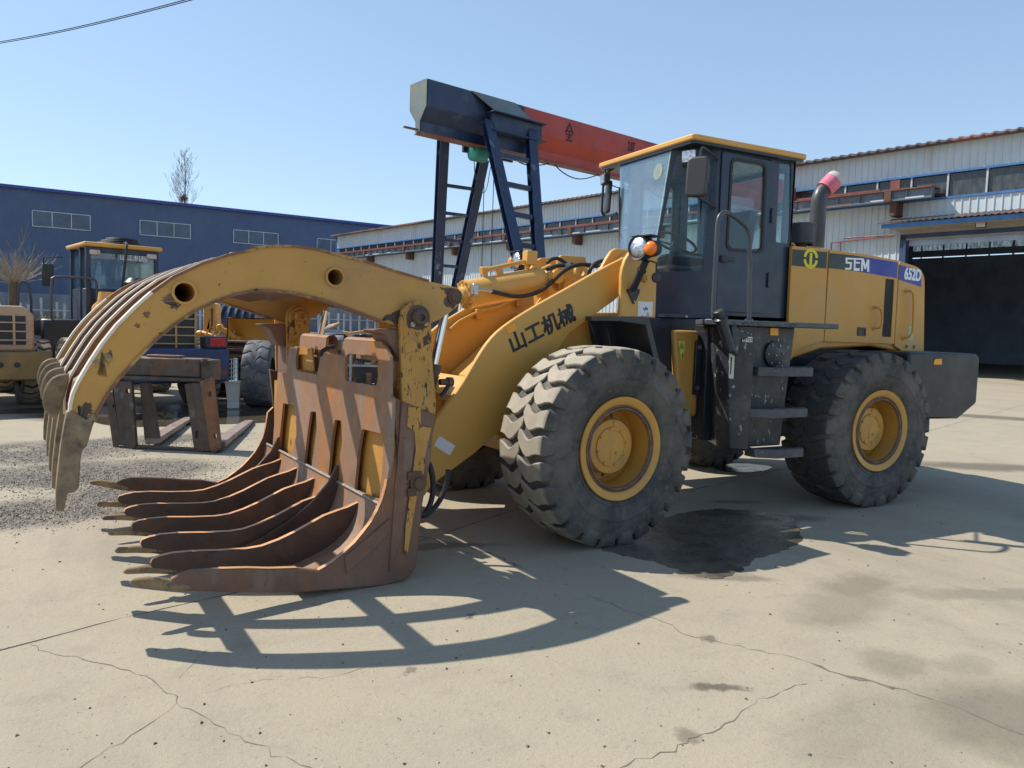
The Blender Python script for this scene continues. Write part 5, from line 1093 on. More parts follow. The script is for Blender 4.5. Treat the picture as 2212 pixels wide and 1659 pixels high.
# runway girder and brackets
SG = WS(.75); aE = SG.px(Z('L 1398,530')[0])[0]; zT = SG.px(Z('L 1398,483')[0])[1]; zL = SG.px(Z('L 1398,572')[0])[1]
g = MB(); g.bx(SG, aL+1, aE, zL+.03, zT-.03, -.01, .01); g.bx(SG, aL+1, aE, zL-.02, zL+.03, -.16, .16)
a = aE
while a > aL+1: g.bx(SG, a-.012, a, zL+.03, zT-.03, -.14, .14); a -= 1.02
g.build('runway_girder', mGird, SH)
g = MB(); g.bx(SG, aL+1, aE, zT-.03, zT+.02, -.74, .16); g.bx(SG, aL+1, aE-2.2, zT+.05, zT+.13, -.04, .04); g.build('crane_rail', mRail, SH)
rr = random.Random(4); a = aE-.3
for i in range(40):
    wd = rr.uniform(.5, 1.6); g = MB(); g.bx(SG, a-wd, a, zL+.03, zL+.09, .05, .15); g.build('flange_plate', mClad if rr.random() < .6 else mRail, SH); a -= wd+rr.uniform(.3, 1.6)
    if a < aL+4: break
aB = SG.px(Z('L 1065,690')[0])[0]; k = 0
while aB > aL+2:
    g = MB(); g.bx(SG, aB-.15, aB+.15, zL-.62, zL-.02, -.70, -.05); g.bx(SG, aB-.32, aB-.02, zL-.02, zT-.05, .16, .22); g.build('rail_bracket', M('rusty_bracket', (.10, .045, .03), .7, var=.3) if k == 0 else bpy.data.materials['rusty_bracket'], SH); aB -= 6.6; k += 1
g = MB(); g.bx(SG, aE-1.75, aE-1.35, zT-.0, zT+.42, -.1, .1); g.build('end_stop', mRail, SH)
# thin pipes near the doorway, lower windows at the far end, downpipe
g = MB(); SPp = WS(.3)
for s in ('L 672,907 1085,882', 'L 565,1040 565,946 640,938 1075,888', 'L 640,938 640,1040'): g.tube([SPp.pt(*SPp.px(q)) for q in Z(s)], .035, 6)
g.build('wall_pipe', mRail, SH)
g = MB(); g.bx(S0, S0.px((762, 700))[0], S0.px((832, 700))[0], .9, 2.1, .03, .06); wnd = g.build('lower_window', mGlassDk, SH, smooth=0)
g = MB(); a0_, a1_ = S0.px((762, 700))[0], S0.px((832, 700))[0]
for k in range(9): q = a0_+(a1_-a0_)*k/8; g.bx(S0, q-.05, q+.05, .85, 2.15, .04, .09)
g.build('window_frame', M('pale_frame', (.5, .5, .46), .5), wnd)
# ================================================================== BLUE SHED
def cam_pt(px, D, z=0):
    """ground-plan point at depth D under picture column px"""
    d = _fw+_r*((px-1106)/CF); k = D/1.0; p = CAMP+d*k; return Vector((p.x, p.y, z))
BA = R_(5.7); BU = (math.cos(BA), math.sin(BA), 0); BN = Vector((math.sin(BA), -math.cos(BA), 0))
BP = cam_pt(400, 80)
def BSf(off=0): return Fr(BP+BN*off, BU, (0, 0, 1), BN)
B0 = BSf(); zt = B0.px((400, 443))[1]
mBlue = M('slate_blue_cladding', (.058, .095, .185), .55, var=.08, vs=.3, layers=[((.07, .105, .175), .12, .45, .65)])
BS = thing('metal_shed', 'long dark blue metal shed with small white framed windows far behind the parked machines', 'shed', tuple(BP))
corr(B0, -50, 40, 0, zt-.05, mBlue, 'wall_cladding', BS, pitch=.35, h=.008)
g = MB(); g.bx(B0, -50.5, 40.5, zt-.14, zt+.14, -.05, .45); g.build('roof_trim', M('bright_blue_trim', (.03, .05, .26), .4), BS)
g = MB(); g.grid([[B0.pt(a, zt+.02, .30) for a in (-50, 40)], [B0.pt(a, zt+1.0, -10) for a in (-50, 40)], [B0.pt(a, zt, -20) for a in (-50, 40)]]); g.grid([[B0.pt(40, z, t) for t in (0, -20)] for z in (0, zt)]); g.grid([[B0.pt(-50, z, t) for t in (0, -20)] for z in (0, zt)]); g.build('roof', mBlue, BS, smooth=0)
for s in ('Q 188,338 524,367 524,452 188,430', 'Q 812,395 1105,420 1105,502 812,478', 'Q 1355,448 1614,473 1614,543 1355,526', 'Q 1840,500 2075,520 2075,592 1840,576'):
    q = B0.poly(Z(s)); x0_ = (q[0][0]+q[3][0])/2; x1_ = (q[1][0]+q[2][0])/2; z1_ = (q[0][1]+q[1][1])/2; z0_ = (q[2][1]+q[3][1])/2
    g = MB(); g.bx(B0, x0_, x1_, z0_, z1_, .0, .05); wn = g.build('window', M('shaded_shed_glass', (.06, .09, .14), .25, var=.3, vs=.8) if s[2:5] == '188' else bpy.data.materials['shaded_shed_glass'], BS)
    g = MB(); t = .035
    for k in range(4): xx = x0_+(x1_-x0_)*k/3; g.bx(B0, xx-t, xx+t, z0_, z1_, .05, .10)
    g.bx(B0, x0_, x1_, z1_-t, z1_+t, .05, .095); g.bx(B0, x0_, x1_, z0_-t, z0_+t, .05, .095); g.build('window_frame', M('white_window_frame', (.46, .50, .54), .5) if s[2:5] == '188' else bpy.data.materials['white_window_frame'], wn)
# low wall and paling fence before the blue shed
LWf = Fr(cam_pt(200, 44), BU, (0, 0, 1), BN); zl = LWf.px((80, 634))[1]
g = MB(); g.bx(LWf, -30, 25, 0, zl, -.1, 0); lw = g.build('boundary_wall', M('mottled_grey_wall', (.13, .155, .20), .85, var=.2, vs=1, layers=[((.22, .24, .27), 1.2, .5, .65, (1, 1, .4))])); tag(lw, 'low mottled grey boundary wall standing between the blue shed and the parked machines', 'wall')
g = MB(); rr = random.Random(12); x = -30
FE = thing('paling_fence', 'row of pale thin upright palings in front of the low grey wall', 'fence', tuple(LWf.o))
while x < 24: g.bx(LWf, x, x+.12, .1, 2.15+rr.uniform(-.15, .25), 1.0, 1.04); x += rr.uniform(.35, .75)
g.build('palings', M('pale_paling', (.34, .37, .42), .7, var=.4, vs=1), FE, smooth=0)
g = MB(); g.bx(LWf, -30, 24, .5, .56, 1.04, 1.09); g.bx(LWf, -30, 24, 1.7, 1.76, 1.04, 1.09); g.build('fence_rail', bpy.data.materials['pale_paling'], FE)
# ================================================================== GANTRY CRANE
GU = -WN                                                       # girder runs to the shed
Q0 = Vector((24.07, 20.70, 0)); GF = Fr(Q0, GU, (0, 0, 1), (GU.y, -GU.x, 0))
if GF.n.dot(CAMP-Q0) < 0: GF = Fr(Q0, GU, (0, 0, 1), (-GU.y, GU.x, 0))
def GFo(off): return Fr(GF.o+GF.n*off, GF.u, GF.v, GF.n)
GN = GFo(.45)                                                  # near face of the girder
mOr = M('orange_red_girder_paint', (.40, .052, .036), .45, var=.10, vs=.5, layers=[((.26, .05, .03), .8, .52, .7)])
mDkB = M('dark_blue_crane_paint', (.020, .035, .080), .42, var=.2, vs=1, layers=[((.10, .055, .04), 2, .66, .74), ((.07, .10, .13), 1.2, .55, .7)])
mPeel = M('peeling_leg_paint', (.020, .036, .085), .42, var=.2, vs=1.5, layers=[((.16, .20, .26), 3.0, .61, .64, (1, 1, .35)), ((.20, .09, .05), 4, .68, .73)])
mPlate = M('weathered_end_plate', (.13, .17, .18), .5, var=.2, vs=1, layers=[((.24, .12, .07), 1.5, .55, .66), ((.17, .20, .15), .8, .5, .6)])
GC = thing('gantry_crane', 'tall gantry crane with orange red girder on dark blue ladder legs behind the loader', 'crane', tuple(cam_pt(1060, 20)))
tl = GN.px(Z('I 322,102')[0]); bl_ = GN.px(Z('I 285,450')[0]); zg1, zg0 = tl[1], bl_[1]
mid1 = GN.px(Z('I 320,288')[0])[1]; mid0 = GN.px(Z('I 290,375')[0])[1]
sec = [(.45, zg1), (.45, mid1), (.12, mid0), (.12, zg0), (-.12, zg0), (-.12, mid0), (-.45, mid1), (-.45, zg1)]     # (offset towards viewer, z)
xL = tl[0]; xR = GF.px(Z('I 985,320')[0])[0]; xE = -1.7
def girder(x0, x1, mat, name):
    g = MB(); vs = [GF.pt(x0, z, o) for o, z in sec]+[GF.pt(x1, z, o) for o, z in sec]; n = 8
    g.add(vs, [tuple(range(n)), tuple(range(2*n-1, n-1, -1))]+[(i, (i+1) % n, (i+1) % n+n, i+n) for i in range(n)]); return g.build(name, mat, GC, smooth=0, bevel=.01)
xM = GN.px(Z('I 985,330')[0])[0]
girder(xL, xM, mDkB, 'girder_end'); girder(xM, xE, mOr, 'girder')
g = MB(); g.add([GF.pt(xL-.012, z, o) for o, z in sec], [tuple(range(8))]); g.add([GF.pt(xL-.03, z, o) for o, z in sec], [tuple(range(8))]); g.build('end_plate', mPlate, GC, smooth=0)
g = MB(); x_a, x_b = GN.px(Z('I 690,300')[0])[0], GN.px(Z('I 1045,382')[0])[0]
g.bx(GF, xL, xE, zg0-.03, zg0, -.22, .22); g.bx(GF, xL-.5, xL+.1, zg0+.05, zg0+.10, -.04, .04); g.build('bottom_flange', mRail, GC)
# crossheads on either side
q = GN.poly(Z('I 617,190 925,285 1005,370 730,300')); g = MB(); g.add([GF.pt(q[0][0], zg1+.01, .46), GF.pt(q[1][0], zg1+.01, .46), GF.pt(q[2][0], zg1-.62, .85), GF.pt(q[3][0]+.2, zg1-.62, .85)], [(0, 1, 2, 3)])
g.add([GF.pt(q[0][0], zg1, .44), GF.pt(q[1][0], zg1, .44), GF.pt(q[2][0], zg1-.63, .83), GF.pt(q[3][0]+.2, zg1-.63, .83)], [(0, 1, 2, 3)]); g.build('gusset_sheet', mPlate, GC, smooth=0)
zh1 = zg1-.62; zh0 = zh1-.52
for sg in (1, -1):
    g = MB(); fr = GFo(.85*sg); a, b = x_a+.1, x_b+.05
    g.bx(fr, a, b, zh0, zh1, -.12*sg, .02*sg); g.bx(fr, a-.05, b+.05, zh1, zh1+.04, -.2, .2); g.bx(fr, a-.05, b+.05, zh0-.04, zh0, -.2, .2); g.bx(fr, a, b, zh0-.45, zh0-.04, -.3*sg, -.2*sg); g.build('crosshead', mDkB, GC, bevel=.01)
# ladder legs
def leg_pair(sg, tops, bots, off_t, off_b, zb):
    ft, fb_ = GFo(off_t*sg), GFo(off_b*sg); out = []
    for t, b in zip(tops, bots):
        T = ft.pt(*ft.px(t)); B = fb_.pt(*fb_.px(b)); k = (zb-T.z)/(B.z-T.z); out.append((T, T+(B-T)*k))
    for i, (T, Bt) in enumerate(out):
        d = (Bt-T).normalized(); x = GF.u; y = d.cross(x).normalized(); x = y.cross(d).normalized(); wv = .17; g = MB()
        for (cx, cy, sx, sy) in ((0, .10, wv, .012), (0, -.10, wv, .012), (0, 0, .02, .10)):
            vs = []
            for P in (T-d*.1, Bt):
                for (aa, bb) in ((-1, -1), (1, -1), (1, 1), (-1, 1)): vs.append(P+x*(cx+aa*sx)+y*(cy+bb*sy))
            g.add(vs, [(0, 1, 2, 3), (7, 6, 5, 4), (0, 1, 5, 4), (1, 2, 6, 5), (2, 3, 7, 6), (3, 0, 4, 7)])
        g.cyl(T, Bt, .09, n=4)
        g.build('leg', mPeel, GC, smooth=0)
    (T0, B0_), (T1, B1_) = out
    L = (T0-B0_).length; n = 8
    for k in range(1, n):
        z_ = min(T0.z, T1.z)*(1-k/n)+B0_.z*(k/n); p = T0+(B0_-T0)*((T0.z-z_)/(T0.z-B0_.z)); q = T1+(B1_-T1)*((T1.z-z_)/(T1.z-B1_.z)); d = (q-p).normalized(); g = MB()
        g.box((p+q)/2, ((q-p).length, .12, .10 if sg < 0 else .15), Matrix((d, d.cross(Vector((0, 0, 1))).normalized(), Vector((0, 0, 1)))).transposed()); g.build('rung', mDkB, GC)
    g = MB(); c = (B0_+B1_)/2; g.box(c+Vector((0, 0, -.1)), (1.4, 1.0, .3)); g.build('leg_base', mDkB, GC)
leg_pair(1, Z('I 735,420 1030,480'), Z('I 930,1280 1088,1380'), .80, 2.5, .25)
leg_pair(-1, Z('I 430,495 700,680'), Z('I 385,1480 525,1520'), .80, 2.5, .25)
# hoist, ropes, festoon cable
g = MB(); hf = GFo(-.25); c = hf.pt(*hf.px(Z('I 668,612')[0])); g.lathe(c-GF.u*.25, GF.u, [(0, .01), (0, .2), (.04, .30), (.5, .30), (.56, .22), (.56, .01)], 20); g.box(c+Vector((0, 0, .35)), (.3, .3, .3)); hoist = g.build('hoist_motor', M('teal_motor_paint', (.02, .20, .17), .4, var=.2, vs=4), GC, smooth=40)
for s in ('I 709,830', 'I 774,830'):
    p = hf.pt(*hf.px(Z(s)[0])); g = MB(); g.cyl((p.x, p.y, zg0-.3), (p.x, p.y, .9), .014, n=5); g.build('hoist_rope', mBlack, GC)
g = MB(); g.tube(smoothp([tuple(hf.pt(*hf.px(q))) for q in Z('I 640,660 645,760 665,850 700,900 730,860 750,730 760,690')], 2), .014, 6); g.build('pendant_cable', mGrey, GC)
for s in ('I 835,590 900,650 990,700 1080,705 1180,680', 'I 1180,680 1240,745 1320,790 1400,797 1510,760', 'I 1520,762 1570,830 1640,860 1720,845 1800,800', 'I 1810,832 1860,880 1920,920 1980,928 2040,912'):
    g = MB(); fz = GFo(.0); g.tube(smoothp([tuple(fz.pt(*fz.px(q))) for q in Z(s)], 2), .020, 6); g.build('festoon_cable', mBlack, GC)
g = MB(); g.bx(SG, SG.px(Z('L 262,540')[0])[0]-2.2, SG.px(Z('L 262,540')[0])[0], zT+.02, SG.px(Z('L 262,497')[0])[1], -.2, .2); g.bx(SG, SG.px(Z('L 262,540')[0])[0]-1.6, SG.px(Z('L 262,540')[0])[0]-.7, SG.px(Z('L 262,497')[0])[1], SG.px(Z('L 262,497')[0])[1]+.3, -.3, .9); g.build('end_carriage', mOr, GC, bevel=.02)
fo2 = GFo(.455)
def gtext(body, s0, s1, h, nm='girder_lettering'):
    glyphs(nm, body, fo2, fo2.px(Z(s0)[0]), fo2.px(Z(s1)[0]), h, M('faded_black_lettering', (.05, .02, .02), .6) if 'faded_black_lettering' not in bpy.data.materials else bpy.data.materials['faded_black_lettering'], GC, off=.02, th=.004)
c = fo2.px(Z('I 1296,478')[0]); g = MB()
def gp_(pts): g.plate(fo2, [(c[0]+x*.72, c[1]+y*.72) for x, y in pts], .002, .006)
gp_([(-.30, -.03), (-.20, -.03), (0, .34), (.20, -.03), (.30, -.03), (.04, .46), (-.04, .46)]); gp_([(-.22, -.12), (.22, -.12), (.22, -.06), (-.22, -.06)]); gp_([(-.22, -.40), (.22, -.40), (.22, -.30), (-.22, -.30)]); gp_([(-.03, -.30), (.03, -.30), (.03, .12), (-.03, .12)]); gp_([(-.15, -.22), (.15, -.22), (.15, -.17), (-.15, -.17)]); gp_([(-.14, .05), (.14, .05), (.14, .10), (-.14, .10)])
g.build('girder_emblem', bpy.data.materials.get('faded_black_lettering') or M('faded_black_lettering', (.05, .02, .02), .6), GC, smooth=0)
gtext('2.0T', 'I 1698,597', 'I 1745,612', .34)
# ================================================================== OVERHEAD WIRES
g = MB()
WR = thing('overhead_wires', 'pair of thin dark overhead wires crossing the upper left of the sky', 'wires', (0, 0, 0))
for (p, q) in (((-60, 103), (470, -15)), ((-60, 100), (470, -19))):
    def sp_(px, D):
        d = _fw+_r*((px[0]-1106)/CF)-_u*((px[1]-829.5)/CF); return CAMP+d*D
    A, B = sp_(p, 22), sp_(q, 15); pts = [A+(B-A)*(k/12)-Vector((0, 0, .10*math.sin(math.pi*k/12))) for k in range(-6, 19)]
    g = MB(); g.tube(pts, .010, 5); g.build('wire', M('dark_wire', (.02, .02, .022), 1, spec=0) if 'dark_wire' not in bpy.data.materials else bpy.data.materials['dark_wire'], WR)
# ================================================================== TREES AND SCRUB
mBark = M('pale_bare_bark', (.24, .22, .20), .9, var=.3, vs=3); mTwig = M('tan_twigs', (.30, .25, .18), .9, var=.35, vs=4)
def branch(g, p, d, L, r, lev, rr, up, spread, maxlev, tipr):
    n = 4; pts = [p]; dd = d.copy()
    for i in range(n):
        dd = (dd+Vector((rr.gauss(0, .09), rr.gauss(0, .09), up))).normalized(); pts.append(pts[-1]+dd*(L/n))
    g.tube(pts, [max(tipr, r*(1-.8*i/n)) for i in range(n+1)], 5 if lev < 2 else 3)
    if lev >= maxlev: return
    for k in range(7 if lev == 0 else 4):
        i = rr.uniform(.2, 1)*n; j = min(int(i), n-1); q = pts[j]+(pts[j+1]-pts[j])*(i-j); a = rr.uniform(0, 6.28)
        o = Vector((math.cos(a), math.sin(a), 0)); nd = (dd*(1-spread)+o*spread).normalized(); branch(g, q, nd, L*rr.uniform(.35, .6), r*.5, lev+1, rr, up, spread, maxlev, tipr)
tp = cam_pt(400, 106); rr = random.Random(21)
TR = thing('bare_tree', 'slender bare winter tree with a bird nest rising behind the blue shed roof', 'tree', tuple(tp))
SBf = Fr(tp, _r0, (0, 0, 1), -Vector((_fw.x, _fw.y, 0)))
ztop = SBf.px((398, 325))[1]; znest = SBf.px(Z('Q 1075,270')[0])[1]; zbase = SBf.px((400, 440))[1]
g = MB(); g.tube([tp, tp+Vector((0, 0, zbase)), tp+Vector((.1, 0, (zbase+ztop)/2)), tp+Vector((-.05, 0, ztop))], [.30, .12, .06, .012], 7); g.build('trunk', mBark, TR)
g = MB()
for k in range(44):
    z = zbase-2+(ztop-zbase+1.6)*(k/44); f_ = (ztop-z)/(ztop-zbase+2); a = rr.uniform(0, 6.28); o = Vector((math.cos(a), math.sin(a), 0)); L = .6+3.4*f_*rr.uniform(.6, 1.1)
    branch(g, tp+Vector((0, 0, z)), (o*.75+Vector((0, 0, .6))).normalized(), L, .028, 1, rr, .18, .38, 3, .009)
g.build('crown', mBark, TR, smooth=0)
g = MB(); 
for k in range(160): v = Vector((rr.gauss(0, 1), rr.gauss(0, 1), rr.gauss(0, 1))).normalized(); a = tp+Vector((-.15, 0, znest))+v*.42; b_ = a+Vector((rr.gauss(0, 1), rr.gauss(0, 1), rr.gauss(0, 1))).normalized()*.35; g.tube([a, b_], .02, 3)
for k in range(60): v = Vector((rr.gauss(0, 1), rr.gauss(0, 1), rr.gauss(0, 1))).normalized()*.2; g.box(tp+Vector((-.15, 0, znest))+v, (.2, .2, .2))
tag(g.build('bird_nest', M('nest_twigs', (.08, .05, .04), .9)), 'dark round bird nest wedged in the bare tree above the blue roof', 'nest')
wp = cam_pt(24, 26); rr = random.Random(5)
WT = thing('pollard_willow', 'small pollarded tree with a fan of tan twigs beside the far left machine', 'tree', tuple(wp))
Wf = Fr(wp, _r0, (0, 0, 1), -Vector((_fw.x, _fw.y, 0))); zk = Wf.px(Z('J 70,470')[0])[1]
g = MB(); g.tube([wp, wp+Vector((.1, 0, zk*.5)), wp+Vector((.15, 0, zk))], [.20, .15, .17], 9); g.build('trunk', M('willow_bark', (.10, .07, .045), .9, var=.3, vs=6), WT)
g = MB()
for k in range(90):
    a = rr.uniform(0, 6.28); s_ = rr.uniform(.2, 1); o = Vector((math.cos(a), math.sin(a), 0)); d = (o*s_+Vector((0, 0, rr.uniform(.05, .9)))).normalized()
    branch(g, wp+Vector((.15, 0, zk-.05)), d, rr.uniform(.6, 1.45), .012, 2, rr, .04, .25, 3, .004)
g.build('crown', mTwig, WT, smooth=0)
def scrub(px, D, wd, h, seed, label, n=420, col=(.13, .125, .06)):
    p0 = cam_pt(px, D); rr = random.Random(seed); t = thing('bush', label, 'bush', tuple(p0), 'scrub before the blue shed'); g = MB()
    for k in range(n):
        x = rr.gauss(0, wd*.35); y = rr.gauss(0, .5); z = rr.random()**.8*h*max(.15, 1-(x/wd)**2); a = rr.uniform(0, 6.28); p = p0+_r0*x+Vector((0, y, z))
        g.tube([p, p+Vector((math.cos(a)*.3, math.sin(a)*.3, rr.uniform(-.1, .3)))], .010, 3)
        if k % 2: l = rr.uniform(.04, .09); q = p+Vector((rr.gauss(0, .15), rr.gauss(0, .15), rr.gauss(0, .12))); u_ = Vector((rr.gauss(0, 1), rr.gauss(0, 1), rr.gauss(0, 1))).normalized(); v_ = u_.orthogonal().normalized(); g.add([q-u_*l, q-v_*l*.5, q+u_*l, q+v_*l*.5], [(0, 1, 2, 3)])
    g.build('foliage', M('scrub_foliage', col, .9, var=.45, vs=5), t, smooth=0)
scrub(105, 27, 1.3, 1.45, 3, 'tangled olive bush beside the pollarded willow', 900)
scrub(160, 28, 1.3, 1.1, 4, 'low spreading bush of dry twigs right of the taller olive bush', 800, (.15, .13, .075))
scrub(60, 24, 1.0, 1.1, 6, 'dry bush partly hidden behind the counterweight of the far left machine', 500, (.12, .10, .05))

# ================================================================== BACKGROUND MACHINES
def small_loader(name, label, detail=True):
    """origin: ground below the middle of the rear axle, +Y forward, +X right"""
    t = thing(name, label, 'wheel loader', (0, 0, 0)); s = .81
    for (x, y, a) in ((1.0, 0, math.pi/2), (-1.0, 0, -math.pi/2), (1.0, 2.6, math.pi/2), (-1.0, 2.6, -math.pi/2)):
        o = copy_tree(wh, t); o.location = (x, y, HZ*s); o.rotation_euler = (0, 0, a+math.pi/2*0 if False else a); o.rotation_euler = (0, 0, math.pi/2 if x > 0 else -math.pi/2); o.scale = (s, s, s)
        # wheel outward is -Y; +90 deg about Z turns it to +X
    XR = Fr((0, 0, 0), (1, 0, 0), (0, 0, 1), (0, -1, 0))
    g = MB(); g.bx(XR, -1.06, 1.06, .50, .95 if not detail else 1.06, .95, 1.35); g.bx(XR, -.55, .55, .45, 1.0, -.5, .95); g.build('counterweight', M('chipped_blue_counterweight', (.022, .042, .115), .5, var=.2, vs=3, layers=[((.14, .05, .03), 3.5, .57, .63)]) if detail else M('faded_yellow_counterweight', (.28, .17, .06), .6, var=.15, layers=[((.12, .08, .04), 2, .5, .7)]), t, bevel=.03)
    if not detail:
        g = MB()
        for x in (-.5, -.28, .35, .57): g.cyl((x, -1.352, .75), (x, -1.356, .75), .045, n=14)
        g.build('tow_hole', mBlack, t)
    ym = mYelHood if detail else M('faded_peach_hood', (.52, .33, .20), .5, var=.08)
    zt_ = 1.86 if detail else 1.68
    g = MB(); hw_ = .62 if detail else .86; lp = [(-hw_, .95), (hw_, .95), (hw_, zt_-.14), (hw_-.14, zt_), (.14-hw_, zt_), (-hw_, zt_-.14)]; g.plate(XR, lp, -.7, 1.05, ()); hb = g.build('hood', ym, t, bevel=.04, seg=2, smooth=45)
    g = MB(); g.bx(XR, -.56, .56 if detail else .74, 1.06, zt_-.16, 1.051, 1.06); g.build('grille_recess', mBlack, t)
    g = MB(); z = 1.12
    while z < zt_-.14: g.bx(XR, -.60, .60 if detail else .76, z, z+.025, 1.06, 1.095); z += .14
    for x in (-.60, -.28, .24, .56): g.bx(XR, x, x+.035, 1.06, zt_-.12, 1.06, 1.09)
    g.build('grille', M('faded_grille_paint', (.42, .29, .11), .5) if detail else ym, t, bevel=.006)
    for x in ((-.86, .86) if detail else ()):
        g = MB(); g.bx(XR, x-.19, x+.19, 1.06 if detail else .96, 1.27 if detail else 1.12, 1.0, 1.3); h = g.build('tail_light', mGrey, t, bevel=.02)
        g = MB(); g.bx(XR, x-.12, x+.15, 1.10 if detail else .99, 1.24 if detail else 1.09, 1.301, 1.32); g.build('lens', mRed, h, bevel=.01)
    # cab
    w2, y0, y1, zb_, zc_ = .58, 1.05, 2.25, 1.15, 2.80; g = MB()
    for (x, y) in ((-w2, y0), (w2, y0), (-w2, y1), (w2, y1), (-w2, 1.5), (w2, 1.5)): g.box((x, y, (zb_+zc_)/2), (.08, .08, zc_-zb_))
    g.box((0, (y0+y1)/2, (zb_+2.05)/2), (2*w2+.04, y1-y0+.04, 2.05-zb_)); g.box((0, y0, zc_-.05), (2*w2, .07, .1)); g.box((0, y1, zc_-.05), (2*w2, .07, .1)); g.build('cab', mCab, t, bevel=.01)
    g = MB(); g.box((0, (y0+y1)/2, zc_+.04), (2*w2+.18, y1-y0+.24, .08)); g.build('cab_roof', mYel, t, bevel=.03, seg=2)
    g = MB(); g.box((0, y0, 2.4), (2*w2-.08, .01, .72)); g.build('rear_glass', mGlassW, t, smooth=0)
    g = MB(); g.box((-w2, (y0+y1)/2, 2.4), (.01, y1-y0-.08, .72)); g.build('side_glass', mGlass, t, smooth=0); g = MB(); g.box((w2, (y0+y1)/2, 2.4), (.01, y1-y0-.08, .72)); g.build('side_glass', mGlass, t, smooth=0); g = MB(); g.box((0, y1, 2.4), (2*w2-.08, .01, .72)); g.build('windshield', mGlass, t, smooth=0)
    for x in (-.48, .48): g = MB(); g.box((x, y0-.06, 2.70), (.17, .06, .09)); g.build('work_light', mCapW, t, bevel=.01)
    if detail:
        glyphs('window_lettering', '山工机械', Fr((0, y0-.012, 0), (1, 0, 0), (0, 0, 1), (0, -1, 0)), (-.05, 2.60), (.42, 2.60), .12, mLetWhite, t, off=.006)
        g = MB(); g.box((.35, y0+.25, 2.42), (.5, .35, .30)); g.build('air_conditioner', M('cream_unit', (.50, .46, .36), .5), t, bevel=.02)
        g = MB(); g.lathe((.05, .45, zt_-.05), (0, 0, 1), [(0, .06), (.30, .06), (.31, .19), (.36, .20), (.44, .13), (.46, .01)], 24); g.build('pre_cleaner', mBlack, t)
        g = MB(); g.cyl((-.42, .40, zt_-.1), (-.42, .40, zt_+.12), .17, .14, 20); g.build('filter_cap', mYel, t)
        g = MB()
        for k in range(3): g.tube([Vector((.05+.03*k, 1.5, zc_+.11+.045*k))+Vector((math.cos(a*.4)*(.36-.05*k), math.sin(a*.4)*(.36-.05*k), 0)) for a in range(16)], .03, 6, closed=True)
        g.build('hose_coil', mRubber, t)
        g = MB(); g.tube(smoothp([(.05, 1.2, zc_+.1), (.0, .75, zc_+.12), (-.05, .72, 2.5), (-.12, .7, 1.95)], 2), .022, 6); g.build('hanging_hose', mRubber, t)
    # left platform, rails, front fender, mirror, arms
    g = MB(); g.box((-1.05, 1.25, 1.10), (.6, .9, .75)); g.build('side_tank', mBlack, t, bevel=.03)
    mr = bpy.data.materials['handrail_grey_paint']
    g = MB(); g.tube(smoothp([(-1.20, .85, 1.47), (-1.20, .85, 2.17), (-1.12, .85, 2.22), (-.55, .85, 2.22), (-.48, .85, 2.17), (-.48, .85, 1.47)], 1), .022, 8); g.build('handrail', mr, t)
    g = MB(); g.tube(smoothp([(-1.35, 1.75, 1.2), (-1.35, 1.75, 2.05), (-1.45, 1.75, 2.15), (-1.55, 1.75, 2.05), (-1.55, 1.75, 1.2)], 1), .022, 8); g.build('handrail', mr, t)
    g = MB(); g.tube([(-.75, 2.2, 2.65), (-1.05, 2.3, 2.62), (-1.05, 2.3, 2.1)], .015, 6); g.build('mirror_arm', mBlack, t); g = MB(); g.box((-.98, 2.3, 2.30), (.2, .04, .42)); g.build('mirror_head', mMirror, t, bevel=.015)
    for x in (-1.0, 1.0): g = MB(); g.box((x, 2.0, 1.25), (.50, .45, .04)); g.box((x, 1.78, 1.0), (.50, .04, .5)); g.build('fender', mBlack, t, bevel=.01)
    for x in (-.42, .42): g = MB(); g.plate(Fr((x, 0, 0), (0, 1, 0), (0, 0, 1), (-1, 0, 0)), [(2.3, 1.75), (2.6, 1.80), (3.9, .95), (4.1, .4), (3.9, .35), (3.5, .8)], -.03, .03); g.build('boom_arm', mYel, t, bevel=.006)
    g = MB(); bf = Fr((0, 0, 0), (0, 1, 0), (0, 0, 1), (-1, 0, 0)); prof = [(4.1, 1.15), (4.0, .9), (4.0, .45), (4.15, .15), (4.5, .06), (5.1, .06), (5.1, .10), (4.5, .11), (4.2, .2), (4.06, .5), (4.06, .9), (4.15, 1.13)]; g.plate(bf, prof, -1.2, 1.2)
    for x in (-1.2, 1.2): g.plate(Fr((x, 0, 0), (0, 1, 0), (0, 0, 1), (-1, 0, 0)), [(4.1, 1.15), (4.0, .9), (4.0, .45), (4.15, .15), (4.5, .06), (5.1, .06)], -.02, .02)
    g.build('bucket', mYel, t)
    g = MB(); g.cyl((-.9, 0, .585), (.9, 0, .585), .11, n=12); g.cyl((-.9, 2.6, .585), (.9, 2.6, .585), .11, n=12); g.build('axle', mBlack, t)
    return t
LB = small_loader('wheel_loader', 'older small wheel loader seen from behind, white lettered rear window, hose coiled on its roof')
q = G0.px((400, 871)); hB = R_(14.65); LB.rotation_euler = (0, 0, hB); LB.location = (q[0]-math.cos(hB)*.76, q[1]-math.sin(hB)*.76, 0)
LC = small_loader('wheel_loader', 'faded wheel loader cut off by the left picture edge, slotted grille and drab counterweight', False)
q = G0.px((40, 872)); LC.rotation_euler = (0, 0, hB); LC.location = (q[0]-math.cos(hB)*.78, q[1]-math.sin(hB)*.78, 0)
